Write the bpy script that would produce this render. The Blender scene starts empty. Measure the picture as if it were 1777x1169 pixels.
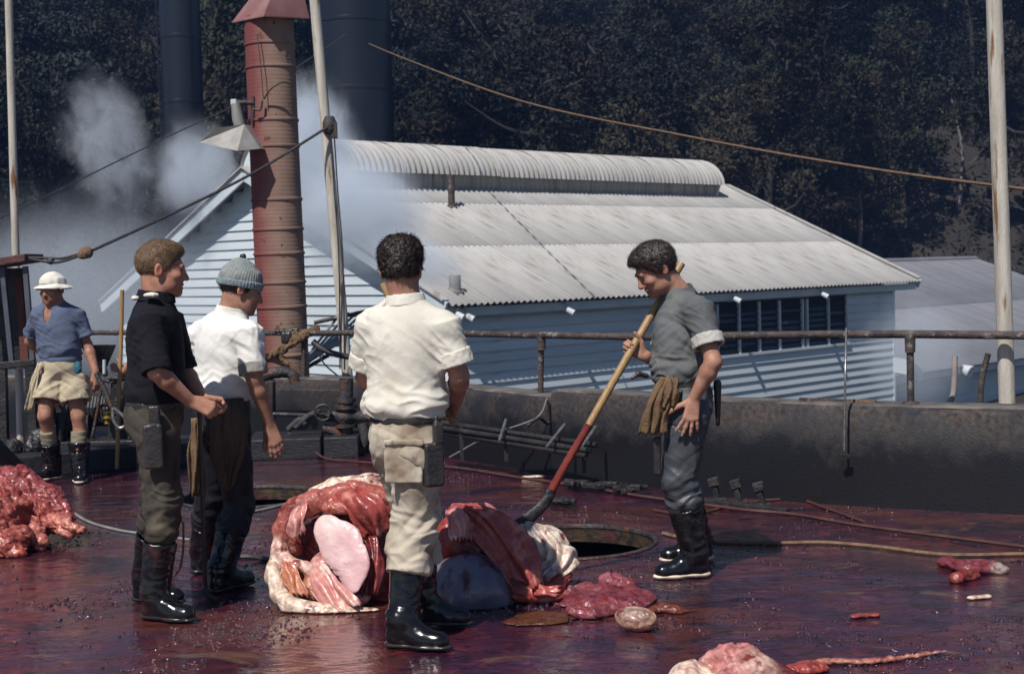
import bpy, bmesh, math, random
import numpy as np
from mathutils import Vector, Matrix
random.seed(7)
SC = bpy.context.scene
COL = SC.collection
# ------------------------------------------------------------------ camera
FPX, CX, CY, CAMH = 2468.0, 888.5, 584.5, 1.65
PITCH, ROLL = math.radians(2.84), math.radians(1.5)
_fw = np.array([0, math.cos(PITCH), -math.sin(PITCH)]); _u0 = np.array([0, math.sin(PITCH), math.cos(PITCH)]); _r0 = np.array([1.0, 0, 0])
_R = math.cos(ROLL)*_r0 - math.sin(ROLL)*_u0
_U = math.sin(ROLL)*_r0 + math.cos(ROLL)*_u0
CAM = np.array([0, 0, CAMH])
cd = bpy.data.cameras.new('camera'); cam = bpy.data.objects.new('camera', cd); COL.objects.link(cam)
cd.sensor_width = 36.0; cd.lens = 36.0*FPX/1777.0; cd.clip_start = 0.05; cd.clip_end = 3000
_m = Matrix((( _R[0], _U[0], -_fw[0], 0), (_R[1], _U[1], -_fw[1], 0), (_R[2], _U[2], -_fw[2], CAMH), (0, 0, 0, 1)))
cam.matrix_world = _m
SC.camera = cam
cd.dof.use_dof = True; cd.dof.focus_distance = 7.0; cd.dof.aperture_fstop = 6.3
def P(px, py, Y):                    # a photograph pixel at a distance Y along the ground
    d = _fw*FPX + _R*(px-CX) - _U*(py-CY)
    return CAM + d*(Y/d[1])
def G(px, py, z=0.0):                # a photograph pixel on the deck
    d = _fw*FPX + _R*(px-CX) - _U*(py-CY)
    return CAM + d*((z-CAMH)/d[2])
def Q(p):
    v = np.asarray(p, float)-CAM; w = v@_fw
    return np.array([CX+FPX*(v@_R)/w, CY-FPX*(v@_U)/w])
# ------------------------------------------------------------------ light
SUN_EL = math.radians(54); SUN_DIR = np.array([0.48, 0.877])      # the way the light travels over the ground
_h = SUN_DIR/np.hypot(*SUN_DIR)
LIGHT = np.array([_h[0]*math.cos(SUN_EL), _h[1]*math.cos(SUN_EL), -math.sin(SUN_EL)])
W = bpy.data.worlds.new('World'); SC.world = W; W.use_nodes = True
nt = W.node_tree; nt.nodes.clear()
sky = nt.nodes.new('ShaderNodeTexSky'); sky.sky_type = 'NISHITA'; sky.sun_disc = False
sky.sun_elevation = SUN_EL; sky.sun_rotation = math.atan2(-LIGHT[0], -LIGHT[1])
sky.air_density = 1.0; sky.dust_density = 0.3; sky.ozone_density = 4.5
bg = nt.nodes.new('ShaderNodeBackground'); bg.inputs[1].default_value = 0.064
wo = nt.nodes.new('ShaderNodeOutputWorld')
nt.links.new(sky.outputs[0], bg.inputs[0]); nt.links.new(bg.outputs[0], wo.inputs[0])
ld = bpy.data.lights.new('sun', 'SUN'); ld.energy = 5.0; ld.angle = math.radians(0.53); ld.color = (1.0, 0.955, 0.895)
sun = bpy.data.objects.new('sun', ld); COL.objects.link(sun)
sun.rotation_euler = Vector(LIGHT).to_track_quat('-Z', 'Y').to_euler()
SC.view_settings.view_transform = 'Standard'; SC.view_settings.look = 'None'
SC.view_settings.exposure = 0.0; SC.view_settings.gamma = 1.0; SC.view_settings.use_curve_mapping = False
SC.render.engine = 'CYCLES'
cy = SC.cycles
cy.max_bounces = 6; cy.diffuse_bounces = 3; cy.glossy_bounces = 3; cy.transmission_bounces = 4; cy.volume_bounces = 3; cy.transparent_max_bounces = 8
cy.volume_step_rate = 1.0; cy.volume_max_steps = 128
cy.use_denoising = True; cy.sample_clamp_indirect = 6.0
# ------------------------------------------------------------------ objects
def tag(o, label=None, cat=None, group=None, kind=None):
    if label: o['label'] = label
    if cat: o['category'] = cat
    if group: o['group'] = group
    if kind: o['kind'] = kind
    return o
def link(name, me, mat=None, parent=None):
    o = bpy.data.objects.new(name, me); COL.objects.link(o)
    if mat is not None and me is not None and not me.materials: me.materials.append(mat)
    if parent is not None: o.parent = parent
    return o
_roots = {}
def empty(name, loc=(0, 0, 0)):
    o = bpy.data.objects.new(name, None); COL.objects.link(o); o.location = [float(c) for c in loc]; o.empty_display_size = 0.1
    return o
def child(name, me, mat, root, sub=None):
    """mesh in world coordinates as a part of root (an Empty at its base)"""
    o = link(name, me, mat, sub if sub is not None else root)
    if sub is None: o.location = -root.location
    return o
def mesh_np(name, V, F, smooth=True, cols=None):
    me = bpy.data.meshes.new(name); V = np.asarray(V, np.float32); F = np.asarray(F, np.int32)
    me.vertices.add(len(V)); me.vertices.foreach_set('co', V.ravel())
    k = F.shape[1]
    me.loops.add(F.size); me.loops.foreach_set('vertex_index', F.ravel())
    me.polygons.add(len(F)); me.polygons.foreach_set('loop_start', np.arange(0, F.size, k, dtype=np.int32))
    try: me.polygons.foreach_set('loop_total', np.full(len(F), k, np.int32))
    except Exception: pass
    if smooth: me.polygons.foreach_set('use_smooth', np.ones(len(F), bool))
    if cols is not None:
        a = me.color_attributes.new('Col', 'FLOAT_COLOR', 'POINT')
        c = np.ones((len(V), 4), np.float32); c[:, :3] = cols; a.data.foreach_set('color', c.ravel())
    me.update(); me.validate()
    return me
class MB:
    """collects simple shapes for one mesh"""
    def __init__(s): s.v = []; s.f = []
    def add(s, v, f):
        b = len(s.v); s.v += [tuple(float(x) for x in p) for p in v]; s.f += [tuple(b+i for i in q) for q in f]; return s
    def box(s, c, size, ax=None):
        c = np.asarray(c, float); hx, hy, hz = [0.5*t for t in size]
        A = np.eye(3) if ax is None else np.asarray(ax, float)
        v = [c + A[0]*x*hx + A[1]*y*hy + A[2]*z*hz for x in (-1, 1) for y in (-1, 1) for z in (-1, 1)]
        f = [(0, 1, 3, 2), (4, 6, 7, 5), (0, 4, 5, 1), (2, 3, 7, 6), (0, 2, 6, 4), (1, 5, 7, 3)]
        if np.linalg.det(A) < 0: f = [q[::-1] for q in f]
        return s.add(v, f)
    def bar(s, a, b, w, h=None, up=(0, 0, 1)):
        a = np.asarray(a, float); b = np.asarray(b, float); d = b-a; L = np.linalg.norm(d); d = d/L
        u = np.asarray(up, float); x = np.cross(d, u)
        if np.linalg.norm(x) < 1e-4: x = np.cross(d, [1, 0, 0])
        x /= np.linalg.norm(x); y = np.cross(x, d)
        return s.box((a+b)/2, (L, w, h if h else w), (d, x, y))
    def tube(s, pts, r, n=10, cap=True, jit=0.0):
        pts = [np.asarray(p, float) for p in pts]; N = len(pts)
        rr = [r]*N if np.isscalar(r) else list(r)
        t0 = pts[1]-pts[0]; t0 /= np.linalg.norm(t0)
        a = np.cross(t0, [0, 0, 1.0])
        if np.linalg.norm(a) < 1e-3: a = np.cross(t0, [1.0, 0, 0])
        a /= np.linalg.norm(a); V = []
        for i, p in enumerate(pts):
            t = pts[min(i+1, N-1)]-pts[max(i-1, 0)]; t /= (np.linalg.norm(t)+1e-9)
            a = a - t*(a@t); a /= np.linalg.norm(a); b = np.cross(t, a)
            for k in range(n):
                q = 2*math.pi*k/n; R = rr[i]*(1+jit*(random.random()-.5))
                V.append(p + R*(math.cos(q)*a + math.sin(q)*b))
        Fc = [(i*n+k, i*n+(k+1) % n, (i+1)*n+(k+1) % n, (i+1)*n+k) for i in range(N-1) for k in range(n)]
        if cap: Fc += [tuple(range(n-1, -1, -1)), tuple((N-1)*n+k for k in range(n))]
        return s.add(V, Fc)
    def lathe(s, prof, c, n=24, axis=(0, 0, 1)):
        """prof: (r, h) pairs along axis from c"""
        c = np.asarray(c, float); ax = np.asarray(axis, float); ax /= np.linalg.norm(ax)
        a = np.cross(ax, [1.0, 0, 0]);
        if np.linalg.norm(a) < 1e-2: a = np.cross(ax, [0, 1.0, 0])
        a /= np.linalg.norm(a); b = np.cross(ax, a); V = []; N = len(prof)
        for r, h in prof:
            for k in range(n):
                q = 2*math.pi*k/n; V.append(c + ax*h + r*(math.cos(q)*a+math.sin(q)*b))
        Fc = [(i*n+k, i*n+(k+1) % n, (i+1)*n+(k+1) % n, (i+1)*n+k) for i in range(N-1) for k in range(n)]
        return s.add(V, Fc)
    def prism(s, poly, depth):
        """poly: 3-D outline, depth: vector"""
        n = len(poly); d = np.asarray(depth, float); v = [np.asarray(p, float) for p in poly]; v += [p+d for p in v]
        f = [tuple(range(n-1, -1, -1)), tuple(range(n, 2*n))]+[(i, (i+1) % n, n+(i+1) % n, n+i) for i in range(n)]
        return s.add(v, f)
    def mesh(s, name, smooth=False, bevel=0.0):
        me = bpy.data.meshes.new(name); me.from_pydata(s.v, [], s.f)
        bm = bmesh.new(); bm.from_mesh(me)
        bmesh.ops.recalc_face_normals(bm, faces=bm.faces)
        if bevel > 0:
            ed = [e for e in bm.edges if len(e.link_faces) == 2 and e.calc_face_angle(0) > 0.6]
            bmesh.ops.bevel(bm, geom=ed, offset=bevel, segments=2, affect='EDGES', profile=0.5)
        bm.to_mesh(me); bm.free()
        if smooth:
            for p in me.polygons: p.use_smooth = len(p.vertices) <= 4
            try: me.set_sharp_from_angle(angle=math.radians(50))
            except Exception: pass
        return me
def spline(pts, n=8):
    """Catmull-Rom through the points"""
    p = [np.asarray(q, float) for q in pts]; p = [2*p[0]-p[1]]+p+[2*p[-1]-p[-2]]; out = []
    for i in range(1, len(p)-2):
        for k in range(n):
            t = k/n
            out.append(0.5*((2*p[i])+(-p[i-1]+p[i+1])*t+(2*p[i-1]-5*p[i]+4*p[i+1]-p[i+2])*t*t+(-p[i-1]+3*p[i]-3*p[i+1]+p[i+2])*t**3))
    out.append(p[-2]); return out
def nrm(v):
    v = np.asarray(v, float); return v/np.linalg.norm(v)
# ------------------------------------------------------------------ materials
def mat(name, c1, c2=None, scale=6.0, rough=0.7, rough2=None, bump=0.0, bscale=40.0, metal=0.0, spec=0.5, attr=False, coat=0.0, coat_r=0.1,
        c3=None, s3=1.5, t3=(0.5, 0.62), stretch=None, rnd=0.0, sss=0.0, detail=5.0, sheen=0.0, dist=0.0, bdist=0.02, c4=None, s4=11.0, t4=(.64, .70)):
    m = bpy.data.materials.new(name); m.use_nodes = True; n = m.node_tree.nodes; L = m.node_tree.links
    b = n['Principled BSDF']
    tc = n.new('ShaderNodeTexCoord'); src = tc.outputs['Object']
    if stretch:
        mp = n.new('ShaderNodeMapping'); mp.inputs['Scale'].default_value = stretch; L.new(src, mp.inputs[0]); src = mp.outputs[0]
    nz = n.new('ShaderNodeTexNoise'); nz.inputs['Scale'].default_value = scale; nz.inputs['Detail'].default_value = detail
    nz.inputs['Distortion'].default_value = dist
    L.new(src, nz.inputs['Vector'])
    rp = n.new('ShaderNodeValToRGB'); rp.color_ramp.elements[0].position = 0.35; rp.color_ramp.elements[1].position = 0.66
    L.new(nz.outputs['Fac'], rp.inputs[0])
    mx = n.new('ShaderNodeMix'); mx.data_type = 'RGBA'
    L.new(rp.outputs[0], mx.inputs[0])
    c2 = c2 or tuple(0.8*x for x in c1)
    mx.inputs[6].default_value = (*c1, 1); mx.inputs[7].default_value = (*c2, 1)
    out = mx.outputs[2]
    if attr:
        va = n.new('ShaderNodeVertexColor'); va.layer_name = 'Col'
        mm = n.new('ShaderNodeMix'); mm.data_type = 'RGBA'; mm.blend_type = 'MULTIPLY'; mm.inputs[0].default_value = 1.0
        L.new(va.outputs[0], mm.inputs[6]); L.new(out, mm.inputs[7]); out = mm.outputs[2]
    if c3:
        n3 = n.new('ShaderNodeTexNoise'); n3.inputs['Scale'].default_value = s3; n3.inputs['Detail'].default_value = 6
        L.new(src, n3.inputs['Vector'])
        r3 = n.new('ShaderNodeValToRGB'); r3.color_ramp.elements[0].position = t3[0]; r3.color_ramp.elements[1].position = t3[1]
        L.new(n3.outputs['Fac'], r3.inputs[0])
        m3 = n.new('ShaderNodeMix'); m3.data_type = 'RGBA'; L.new(r3.outputs[0], m3.inputs[0]); L.new(out, m3.inputs[6]); m3.inputs[7].default_value = (*c3, 1); out = m3.outputs[2]
    if c4:
        n4 = n.new('ShaderNodeTexNoise'); n4.inputs['Scale'].default_value = s4; n4.inputs['Detail'].default_value = 7; n4.inputs['Roughness'].default_value = .6
        ml = n.new('ShaderNodeMapping'); ml.inputs['Location'].default_value = (3.7, 1.3, 8.1); L.new(src, ml.inputs[0]); L.new(ml.outputs[0], n4.inputs['Vector'])
        r4 = n.new('ShaderNodeValToRGB'); r4.color_ramp.elements[0].position = t4[0]; r4.color_ramp.elements[1].position = t4[1]; L.new(n4.outputs['Fac'], r4.inputs[0])
        m4 = n.new('ShaderNodeMix'); m4.data_type = 'RGBA'; L.new(r4.outputs[0], m4.inputs[0]); L.new(out, m4.inputs[6]); m4.inputs[7].default_value = (*c4, 1); out = m4.outputs[2]
    if rnd > 0:
        oi = n.new('ShaderNodeObjectInfo'); mr = n.new('ShaderNodeMapRange'); mr.inputs[3].default_value = 1-rnd; mr.inputs[4].default_value = 1+rnd
        L.new(oi.outputs['Random'], mr.inputs[0])
        hs = n.new('ShaderNodeHueSaturation'); L.new(mr.outputs[0], hs.inputs['Value']); L.new(out, hs.inputs['Color']); out = hs.outputs[0]
    L.new(out, b.inputs['Base Color'])
    if rough2 is not None:
        mr2 = n.new('ShaderNodeMapRange'); mr2.inputs[1].default_value = 0.35; mr2.inputs[2].default_value = 0.65
        mr2.inputs[3].default_value = rough; mr2.inputs[4].default_value = rough2
        nr = n.new('ShaderNodeTexNoise'); nr.inputs['Scale'].default_value = scale*0.7; nr.inputs['Detail'].default_value = 4; L.new(src, nr.inputs['Vector'])
        L.new(nr.outputs['Fac'], mr2.inputs[0]); L.new(mr2.outputs[0], b.inputs['Roughness'])
    else: b.inputs['Roughness'].default_value = rough
    b.inputs['Metallic'].default_value = metal
    b.inputs['Specular IOR Level'].default_value = spec
    b.inputs['Coat Weight'].default_value = coat; b.inputs['Coat Roughness'].default_value = coat_r
    if sss > 0:
        b.inputs['Subsurface Weight'].default_value = sss; b.inputs['Subsurface Radius'].default_value = (1.0, 0.35, 0.2); b.inputs['Subsurface Scale'].default_value = 0.012
    if sheen > 0: b.inputs['Sheen Weight'].default_value = sheen
    if bump > 0:
        nb = n.new('ShaderNodeTexNoise'); nb.inputs['Scale'].default_value = bscale; nb.inputs['Detail'].default_value = 6; L.new(src, nb.inputs['Vector'])
        bp = n.new('ShaderNodeBump'); bp.inputs['Strength'].default_value = bump; bp.inputs['Distance'].default_value = bdist
        L.new(nb.outputs['Fac'], bp.inputs['Height']); L.new(bp.outputs[0], b.inputs['Normal'])
    return m
# ------------------------------------------------------------------ noise and implicit surfaces (numpy)
_rng = np.random.RandomState(11); _perm = _rng.permutation(256).astype(np.int32); _perm = np.concatenate([_perm, _perm, _perm])
_grad = _rng.normal(size=(256, 3)); _grad /= np.linalg.norm(_grad, axis=1)[:, None]
def noise(p):
    p = np.asarray(p, float); i = np.floor(p).astype(int); f = p-i; i &= 255; w = f*f*f*(f*(f*6-15)+10); r = 0
    for a in (0, 1):
        for b in (0, 1):
            for c in (0, 1):
                h = _perm[_perm[_perm[(i[:, 0]+a) & 255]+((i[:, 1]+b) & 255)]+((i[:, 2]+c) & 255)]
                g = _grad[h]; d = g[:, 0]*(f[:, 0]-a)+g[:, 1]*(f[:, 1]-b)+g[:, 2]*(f[:, 2]-c)
                r = r + d*(w[:, 0] if a else 1-w[:, 0])*(w[:, 1] if b else 1-w[:, 1])*(w[:, 2] if c else 1-w[:, 2])
    return r*1.6
def fbm(p, o=4, g=0.5):
    s = 0; a = 1.0; p = np.asarray(p, float)
    for k in range(o): s = s+a*noise(p+17.3*k); p = p*2.03; a *= g
    return s
class SDF:
    """a solid built from blended limbs, ellipsoids and cuts; mesh() gives one continuous surface"""
    def __init__(s, h=0.006): s.h = h; s.pr = []
    def cone(s, a, b, ra, rb, k=0.02, flat=None, op='+', cap=False, col=None):
        s.pr.append(('c', np.asarray(a, float), np.asarray(b, float), ra, rb, k, flat, op, cap, col)); return s
    def chain(s, pts, rs, k=0.015, flat=None, col=None, op='+'):
        for i in range(len(pts)-1): s.cone(pts[i], pts[i+1], rs[i], rs[i+1], k, flat, op, False, col)
        return s
    def ell(s, c, r, k=0.02, R=None, op='+', col=None):
        s.pr.append(('e', np.asarray(c, float), np.asarray(r, float)*np.ones(3), None if R is None else np.asarray(R, float), k, op, col)); return s
    def box(s, c, hs, rad, k=0.01, R=None, op='+', col=None):
        s.pr.append(('b', np.asarray(c, float), np.asarray(hs, float), None if R is None else np.asarray(R, float), rad, k, op, col)); return s
    def cut(s, n, p):                       # removes the side n points to
        n = nrm(n); s.pr.append(('p', n, float(n@np.asarray(p, float)))); return s
    @staticmethod
    def _d(q, X):
        if q[0] == 'c':
            _, a, b, ra, rb, k, flat, op, cap, col = q
            x = X-a; ab = b-a
            if flat is not None:
                n, sc = flat; n = np.asarray(n, float); fac = (1/sc-1)
                x = x + np.multiply.outer(x@n, n)*fac; ab = ab + (ab@n)*n*fac
            L2 = ab@ab; t = np.clip((x@ab)/L2, 0, 1)
            d = np.sqrt(((x - t[..., None]*ab)**2).sum(-1))-(ra+(rb-ra)*t)
            if flat is not None: d = d*min(1.0, flat[1])
            if cap:
                u = (x@ab)/math.sqrt(L2); d = np.maximum(d, np.maximum(u-math.sqrt(L2), -u))
            return d
        if q[0] == 'e':
            _, c, r, R, k, op, col = q
            x = X-c
            if R is not None: x = x@R.T
            k0 = np.sqrt(((x/r)**2).sum(-1)); k1 = np.sqrt(((x/(r*r))**2).sum(-1))+1e-9
            return k0*(k0-1)/k1
        if q[0] == 'b':
            _, c, hs, R, rad, k, op, col = q
            x = X-c
            if R is not None: x = x@R.T
            y = np.abs(x)-(hs-rad)
            return np.sqrt((np.maximum(y, 0)**2).sum(-1))+np.minimum(y.max(-1), 0)-rad
    def _bb(s, q):
        if q[0] == 'c':
            r = max(q[3], q[4])
            if q[6] is not None: r *= max(1.0, q[6][1])
            return np.minimum(q[1], q[2])-r, np.maximum(q[1], q[2])+r
        if q[0] == 'e':
            r = q[2].max() if q[3] is not None else q[2]; return q[1]-r, q[1]+r
        r = np.linalg.norm(q[2]) if q[3] is not None else q[2]; return q[1]-r, q[1]+r
    def mesh(s, warp=None):
        h = s.h; lo = np.full(3, 1e9); hi = -lo
        for q in s.pr:
            if q[0] == 'p': continue
            op = q[7] if q[0] == 'c' else (q[5] if q[0] == 'e' else q[6])
            if op == '+':
                a, b = s._bb(q); lo = np.minimum(lo, a); hi = np.maximum(hi, b)
        lo = lo-4*h; n = np.ceil((hi-lo)/h).astype(int)+5
        Fd = np.full(n, 0.08, np.float32); g = [lo[i]+h*np.arange(n[i]) for i in range(3)]
        for q in s.pr:
            if q[0] == 'p':
                d = (g[0]*q[1][0])[:, None, None]+(g[1]*q[1][1])[None, :, None]+(g[2]*q[1][2])[None, None, :]-q[2]
                np.maximum(Fd, d.astype(np.float32), out=Fd); continue
            a, b = s._bb(q); k = q[5] if q[0] != 'e' else q[4]; op = q[7] if q[0] == 'c' else (q[5] if q[0] == 'e' else q[6])
            mg = k+3*h
            i0 = np.clip(np.floor((a-mg-lo)/h).astype(int), 0, n-1); i1 = np.clip(np.ceil((b+mg-lo)/h).astype(int)+1, 1, n)
            if (i1 <= i0).any(): continue
            X = np.stack(np.meshgrid(*[g[i][i0[i]:i1[i]] for i in range(3)], indexing='ij'), -1)
            d = s._d(q, X); sl = tuple(slice(i0[i], i1[i]) for i in range(3)); A = Fd[sl]
            if op == '+':
                hh = np.clip(0.5+0.5*(A-d)/k, 0, 1); Fd[sl] = A+(d-A)*hh-k*hh*(1-hh)
            else:
                d = -d; hh = np.clip(0.5-0.5*(A-d)/k, 0, 1); Fd[sl] = A+(d-A)*hh+k*hh*(1-hh)
        I = Fd < 0; c = np.zeros(n-1, np.int8)
        for x in (0, 1):
            for y in (0, 1):
                for z in (0, 1): c += I[x:n[0]-1+x, y:n[1]-1+y, z:n[2]-1+z]
        M = (c > 0) & (c < 8); idx = np.argwhere(M); ID = np.full(n-1, -1, np.int32); ID[M] = np.arange(len(idx))
        acc = np.zeros((len(idx), 3)); cnt = np.zeros(len(idx))
        for ax in range(3):
            o1, o2 = [k for k in range(3) if k != ax]
            for p in (0, 1):
                for r in (0, 1):
                    a = idx.copy(); a[:, o1] += p; a[:, o2] += r; b = a.copy(); b[:, ax] += 1
                    va = Fd[a[:, 0], a[:, 1], a[:, 2]]; vb = Fd[b[:, 0], b[:, 1], b[:, 2]]; m = (va < 0) != (vb < 0)
                    t = va[m]/(va[m]-vb[m]); q = a[m].astype(float); q[:, ax] += t; acc[m] += q; cnt[m] += 1
        V = lo+h*(acc/cnt[:, None]); Fs = []
        for ax in range(3):
            o1, o2 = (ax+1) % 3, (ax+2) % 3
            s0 = [slice(1, -1)]*3; s1 = [slice(1, -1)]*3; s0[ax] = slice(0, -1); s1[ax] = slice(1, None)
            A = I[tuple(s0)]; B = I[tuple(s1)]; e = np.argwhere(A != B)
            if not len(e): continue
            base = e.copy(); base[:, o1] += 1; base[:, o2] += 1
            ins = A[e[:, 0], e[:, 1], e[:, 2]]; cc = []
            for (p, r) in ((-1, -1), (0, -1), (0, 0), (-1, 0)):
                t = base.copy(); t[:, o1] += p; t[:, o2] += r; cc.append(ID[t[:, 0], t[:, 1], t[:, 2]])
            qd = np.stack(cc, 1); qd[~ins] = qd[~ins][:, ::-1]; Fs.append(qd)
        Fq = np.concatenate(Fs); Fq = Fq[(Fq >= 0).all(1)]
        return V, Fq
    def colors(s, V, default=(1, 1, 1), sharp=0.006):
        num = np.zeros((len(V), 3)); den = np.zeros(len(V))
        for q in s.pr:
            if q[0] == 'p': continue
            col = q[-1]; op = q[7] if q[0] == 'c' else (q[5] if q[0] == 'e' else q[6])
            if op != '+': continue
            d = s._d(q, V); w = np.exp(-np.clip(np.abs(d), 0, 0.3)/sharp)+1e-12
            num += w[:, None]*np.asarray(col if col is not None else default); den += w
        return num/den[:, None]
def _sc(I, A, n):
    return np.stack([np.bincount(I, A[:, j], n) for j in range(3)], 1)
def vnormals(V, F):
    a = np.cross(V[F[:, 2]]-V[F[:, 0]], V[F[:, 3]]-V[F[:, 1]]); n = _sc(F.ravel(), np.repeat(a, 4, 0), len(V))
    return n/(np.linalg.norm(n, axis=1)[:, None]+1e-12)
def relax(V, F, it=2, lam=0.5):
    G2 = np.roll(F, -1, 1); i = np.concatenate([F.ravel(), G2.ravel()]); j = np.concatenate([G2.ravel(), F.ravel()]); c = np.maximum(np.bincount(i, minlength=len(V)), 1)[:, None]
    for _ in range(it): V = V+lam*(_sc(i, V[j], len(V))/c-V)
    return V
def carve(name, S, disp=None, it=1, cols=None, sharp=0.006, default=(1, 1, 1)):
    V, F = S.mesh(); V0 = V
    if it: V = relax(V, F, it)
    if disp is not None:
        N = vnormals(V, F); V = V+N*disp(V, N)[:, None]
    c = None
    if cols == 'prims': c = S.colors(V0, default, sharp)
    elif cols is not None: c = cols(V0)
    return mesh_np(name, V, F, True, c)
# ================================================================== SETTING
# wall front line over the deck (photo column, distance)
_fw_px = [(-420, 17.0), (-150, 15.9), (0, 15.35), (250, 14.6), (440, 14.1), (540, 13.75), (620, 13.25), (780, 12.27), (950, 11.1), (1100, 10.5), (1240, 9.92), (1500, 9.34), (1777, 8.9), (2100, 8.45), (2700, 7.7)]
FW = []
for px, Y in _fw_px:
    q = P(px, 462, Y); FW.append(np.array([q[0], Y]))
def wall_off(d):
    out = []
    for i, p in enumerate(FW):
        t = FW[min(i+1, len(FW)-1)]-FW[max(i-1, 0)]; t /= np.hypot(*t); out.append(p+d*np.array([-t[1], t[0]]))
    return out
WB = wall_off(0.34); WM = wall_off(0.17)
def on_wall(px, off=0.17):           # wall line point met by a photo column
    best = None; L = wall_off(off)
    for i in range(len(L)-1):
        a, b = L[i], L[i+1]
        for k in range(21):
            q = a+(b-a)*k/20; e = abs(Q((q[0], q[1], 0.7))[0]-px)
            if best is None or e < best[0]: best = (e, q)
    return best[1]
M = {}
def wall_material():
    m = mat('tarry_concrete', (0.058, 0.041, 0.034), (0.014, 0.012, 0.014), 30.0, 0.9, 0.65, bump=0.55, bscale=90, c3=(0.016, 0.015, 0.019), s3=3.0, t3=(0.48, 0.66), bdist=0.006, detail=8)
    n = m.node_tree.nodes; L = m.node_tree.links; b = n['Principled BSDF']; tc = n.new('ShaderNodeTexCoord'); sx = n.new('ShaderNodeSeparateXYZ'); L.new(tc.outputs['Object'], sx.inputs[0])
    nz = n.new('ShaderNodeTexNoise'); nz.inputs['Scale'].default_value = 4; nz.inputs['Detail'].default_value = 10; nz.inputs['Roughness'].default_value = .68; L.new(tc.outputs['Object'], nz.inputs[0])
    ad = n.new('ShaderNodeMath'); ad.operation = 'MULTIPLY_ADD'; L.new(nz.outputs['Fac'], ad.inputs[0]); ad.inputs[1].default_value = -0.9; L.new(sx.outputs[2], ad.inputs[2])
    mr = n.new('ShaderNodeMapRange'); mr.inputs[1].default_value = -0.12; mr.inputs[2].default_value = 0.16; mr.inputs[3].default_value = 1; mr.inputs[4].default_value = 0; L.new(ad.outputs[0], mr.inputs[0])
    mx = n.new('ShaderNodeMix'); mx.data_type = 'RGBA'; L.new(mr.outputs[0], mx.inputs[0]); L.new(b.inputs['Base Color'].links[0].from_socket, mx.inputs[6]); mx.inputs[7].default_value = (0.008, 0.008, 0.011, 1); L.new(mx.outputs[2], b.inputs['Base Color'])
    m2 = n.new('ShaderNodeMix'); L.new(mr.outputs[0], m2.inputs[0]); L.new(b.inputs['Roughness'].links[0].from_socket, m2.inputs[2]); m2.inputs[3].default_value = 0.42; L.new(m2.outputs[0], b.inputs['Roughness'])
    return m
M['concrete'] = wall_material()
M['concrete_top'] = mat('worn_concrete', (0.16, 0.14, 0.13), (0.05, 0.045, 0.045), 5.0, 0.85, bump=0.7, bscale=40)
M['rust_pipe'] = mat('rusty_pipe', (0.10, 0.075, 0.065), (0.035, 0.028, 0.03), 12, 0.6, 0.85, bump=0.6, bscale=60, metal=0.2, c3=(0.22, 0.2, 0.19), s3=14, t3=(0.58, 0.66))
M['white_pole'] = mat('flaking_white_paint', (0.56, 0.52, 0.46), (0.40, 0.36, 0.30), 4, 0.55, bump=0.4, bscale=40, c3=(0.20, 0.10, 0.045), s3=3.2, t3=(0.60, 0.68), stretch=(6, 6, 0.7))
M['black_tar'] = mat('tarred_timber', (0.012, 0.012, 0.016), (0.022, 0.02, 0.024), 5, 0.35, 0.6, bump=0.4, bscale=20, stretch=(1, 6, 6))
M['black_iron'] = mat('black_iron', (0.02, 0.02, 0.023), (0.045, 0.04, 0.04), 9, 0.35, 0.65, bump=0.5, bscale=45, metal=0.35)
M['dull_iron'] = mat('grimy_iron', (0.07, 0.065, 0.068), (0.025, 0.022, 0.024), 10, 0.5, 0.8, bump=0.6, bscale=50, metal=0.3, c3=(0.11, 0.05, 0.03), s3=6, t3=(0.55, 0.65))
M['steel'] = mat('bare_steel', (0.42, 0.42, 0.44), (0.25, 0.24, 0.24), 20, 0.35, metal=0.8, bump=0.2)
M['wood'] = mat('ash_handle', (0.38, 0.245, 0.11), (0.27, 0.16, 0.065), 8, 0.42, stretch=(9, 9, 1.0), bump=0.15, bscale=60)
M['blood_wood'] = mat('bloody_handle', (0.22, 0.035, 0.02), (0.10, 0.014, 0.01), 12, 0.25, coat=0.4)
M['white_paint'] = mat('white_board_paint', (0.55, 0.60, 0.63), (0.45, 0.50, 0.54), 1.2, 0.6, bump=0.12, bscale=30, rnd=0.07, c4=(.30, .31, .31), s4=5, t4=(.62, .74))
M['blue_board'] = M['white_paint']
M['asbestos'] = mat('fibre_cement_sheet', (0.42, 0.405, 0.39), (0.34, 0.33, 0.32), 0.9, 0.85, bump=0.15, bscale=30, rnd=0.07, c3=(0.31, 0.30, 0.25), s3=2.5, t3=(0.58, 0.72), stretch=(3.0, .5, 1), c4=(0.22, 0.18, 0.145), s4=1.6, t4=(.54, .72))
M['asbestos_dark'] = mat('dark_grey_sheet', (0.17, 0.175, 0.20), (0.13, 0.135, 0.155), 0.9, 0.85, bump=0.15, bscale=30, rnd=0.05)  # darker blue-grey sheet tone for the lower shed roof
M['dark_glass'] = mat('louvre_glass', (0.02, 0.028, 0.04), (0.012, 0.016, 0.022), 3, 0.15)
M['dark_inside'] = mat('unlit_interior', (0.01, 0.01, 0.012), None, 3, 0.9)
M['stack'] = mat('blue_black_stack_paint', (0.006, 0.008, 0.015), (0.010, 0.012, 0.02), 0.6, 0.34, bump=0.1, bscale=5)
M['rope'] = mat('brown_rope', (0.20, 0.12, 0.07), (0.10, 0.06, 0.04), 30, 0.9)
M['hose'] = mat('muddy_hose', (0.10, 0.045, 0.035), (0.06, 0.028, 0.028), 8, 0.3)
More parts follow.
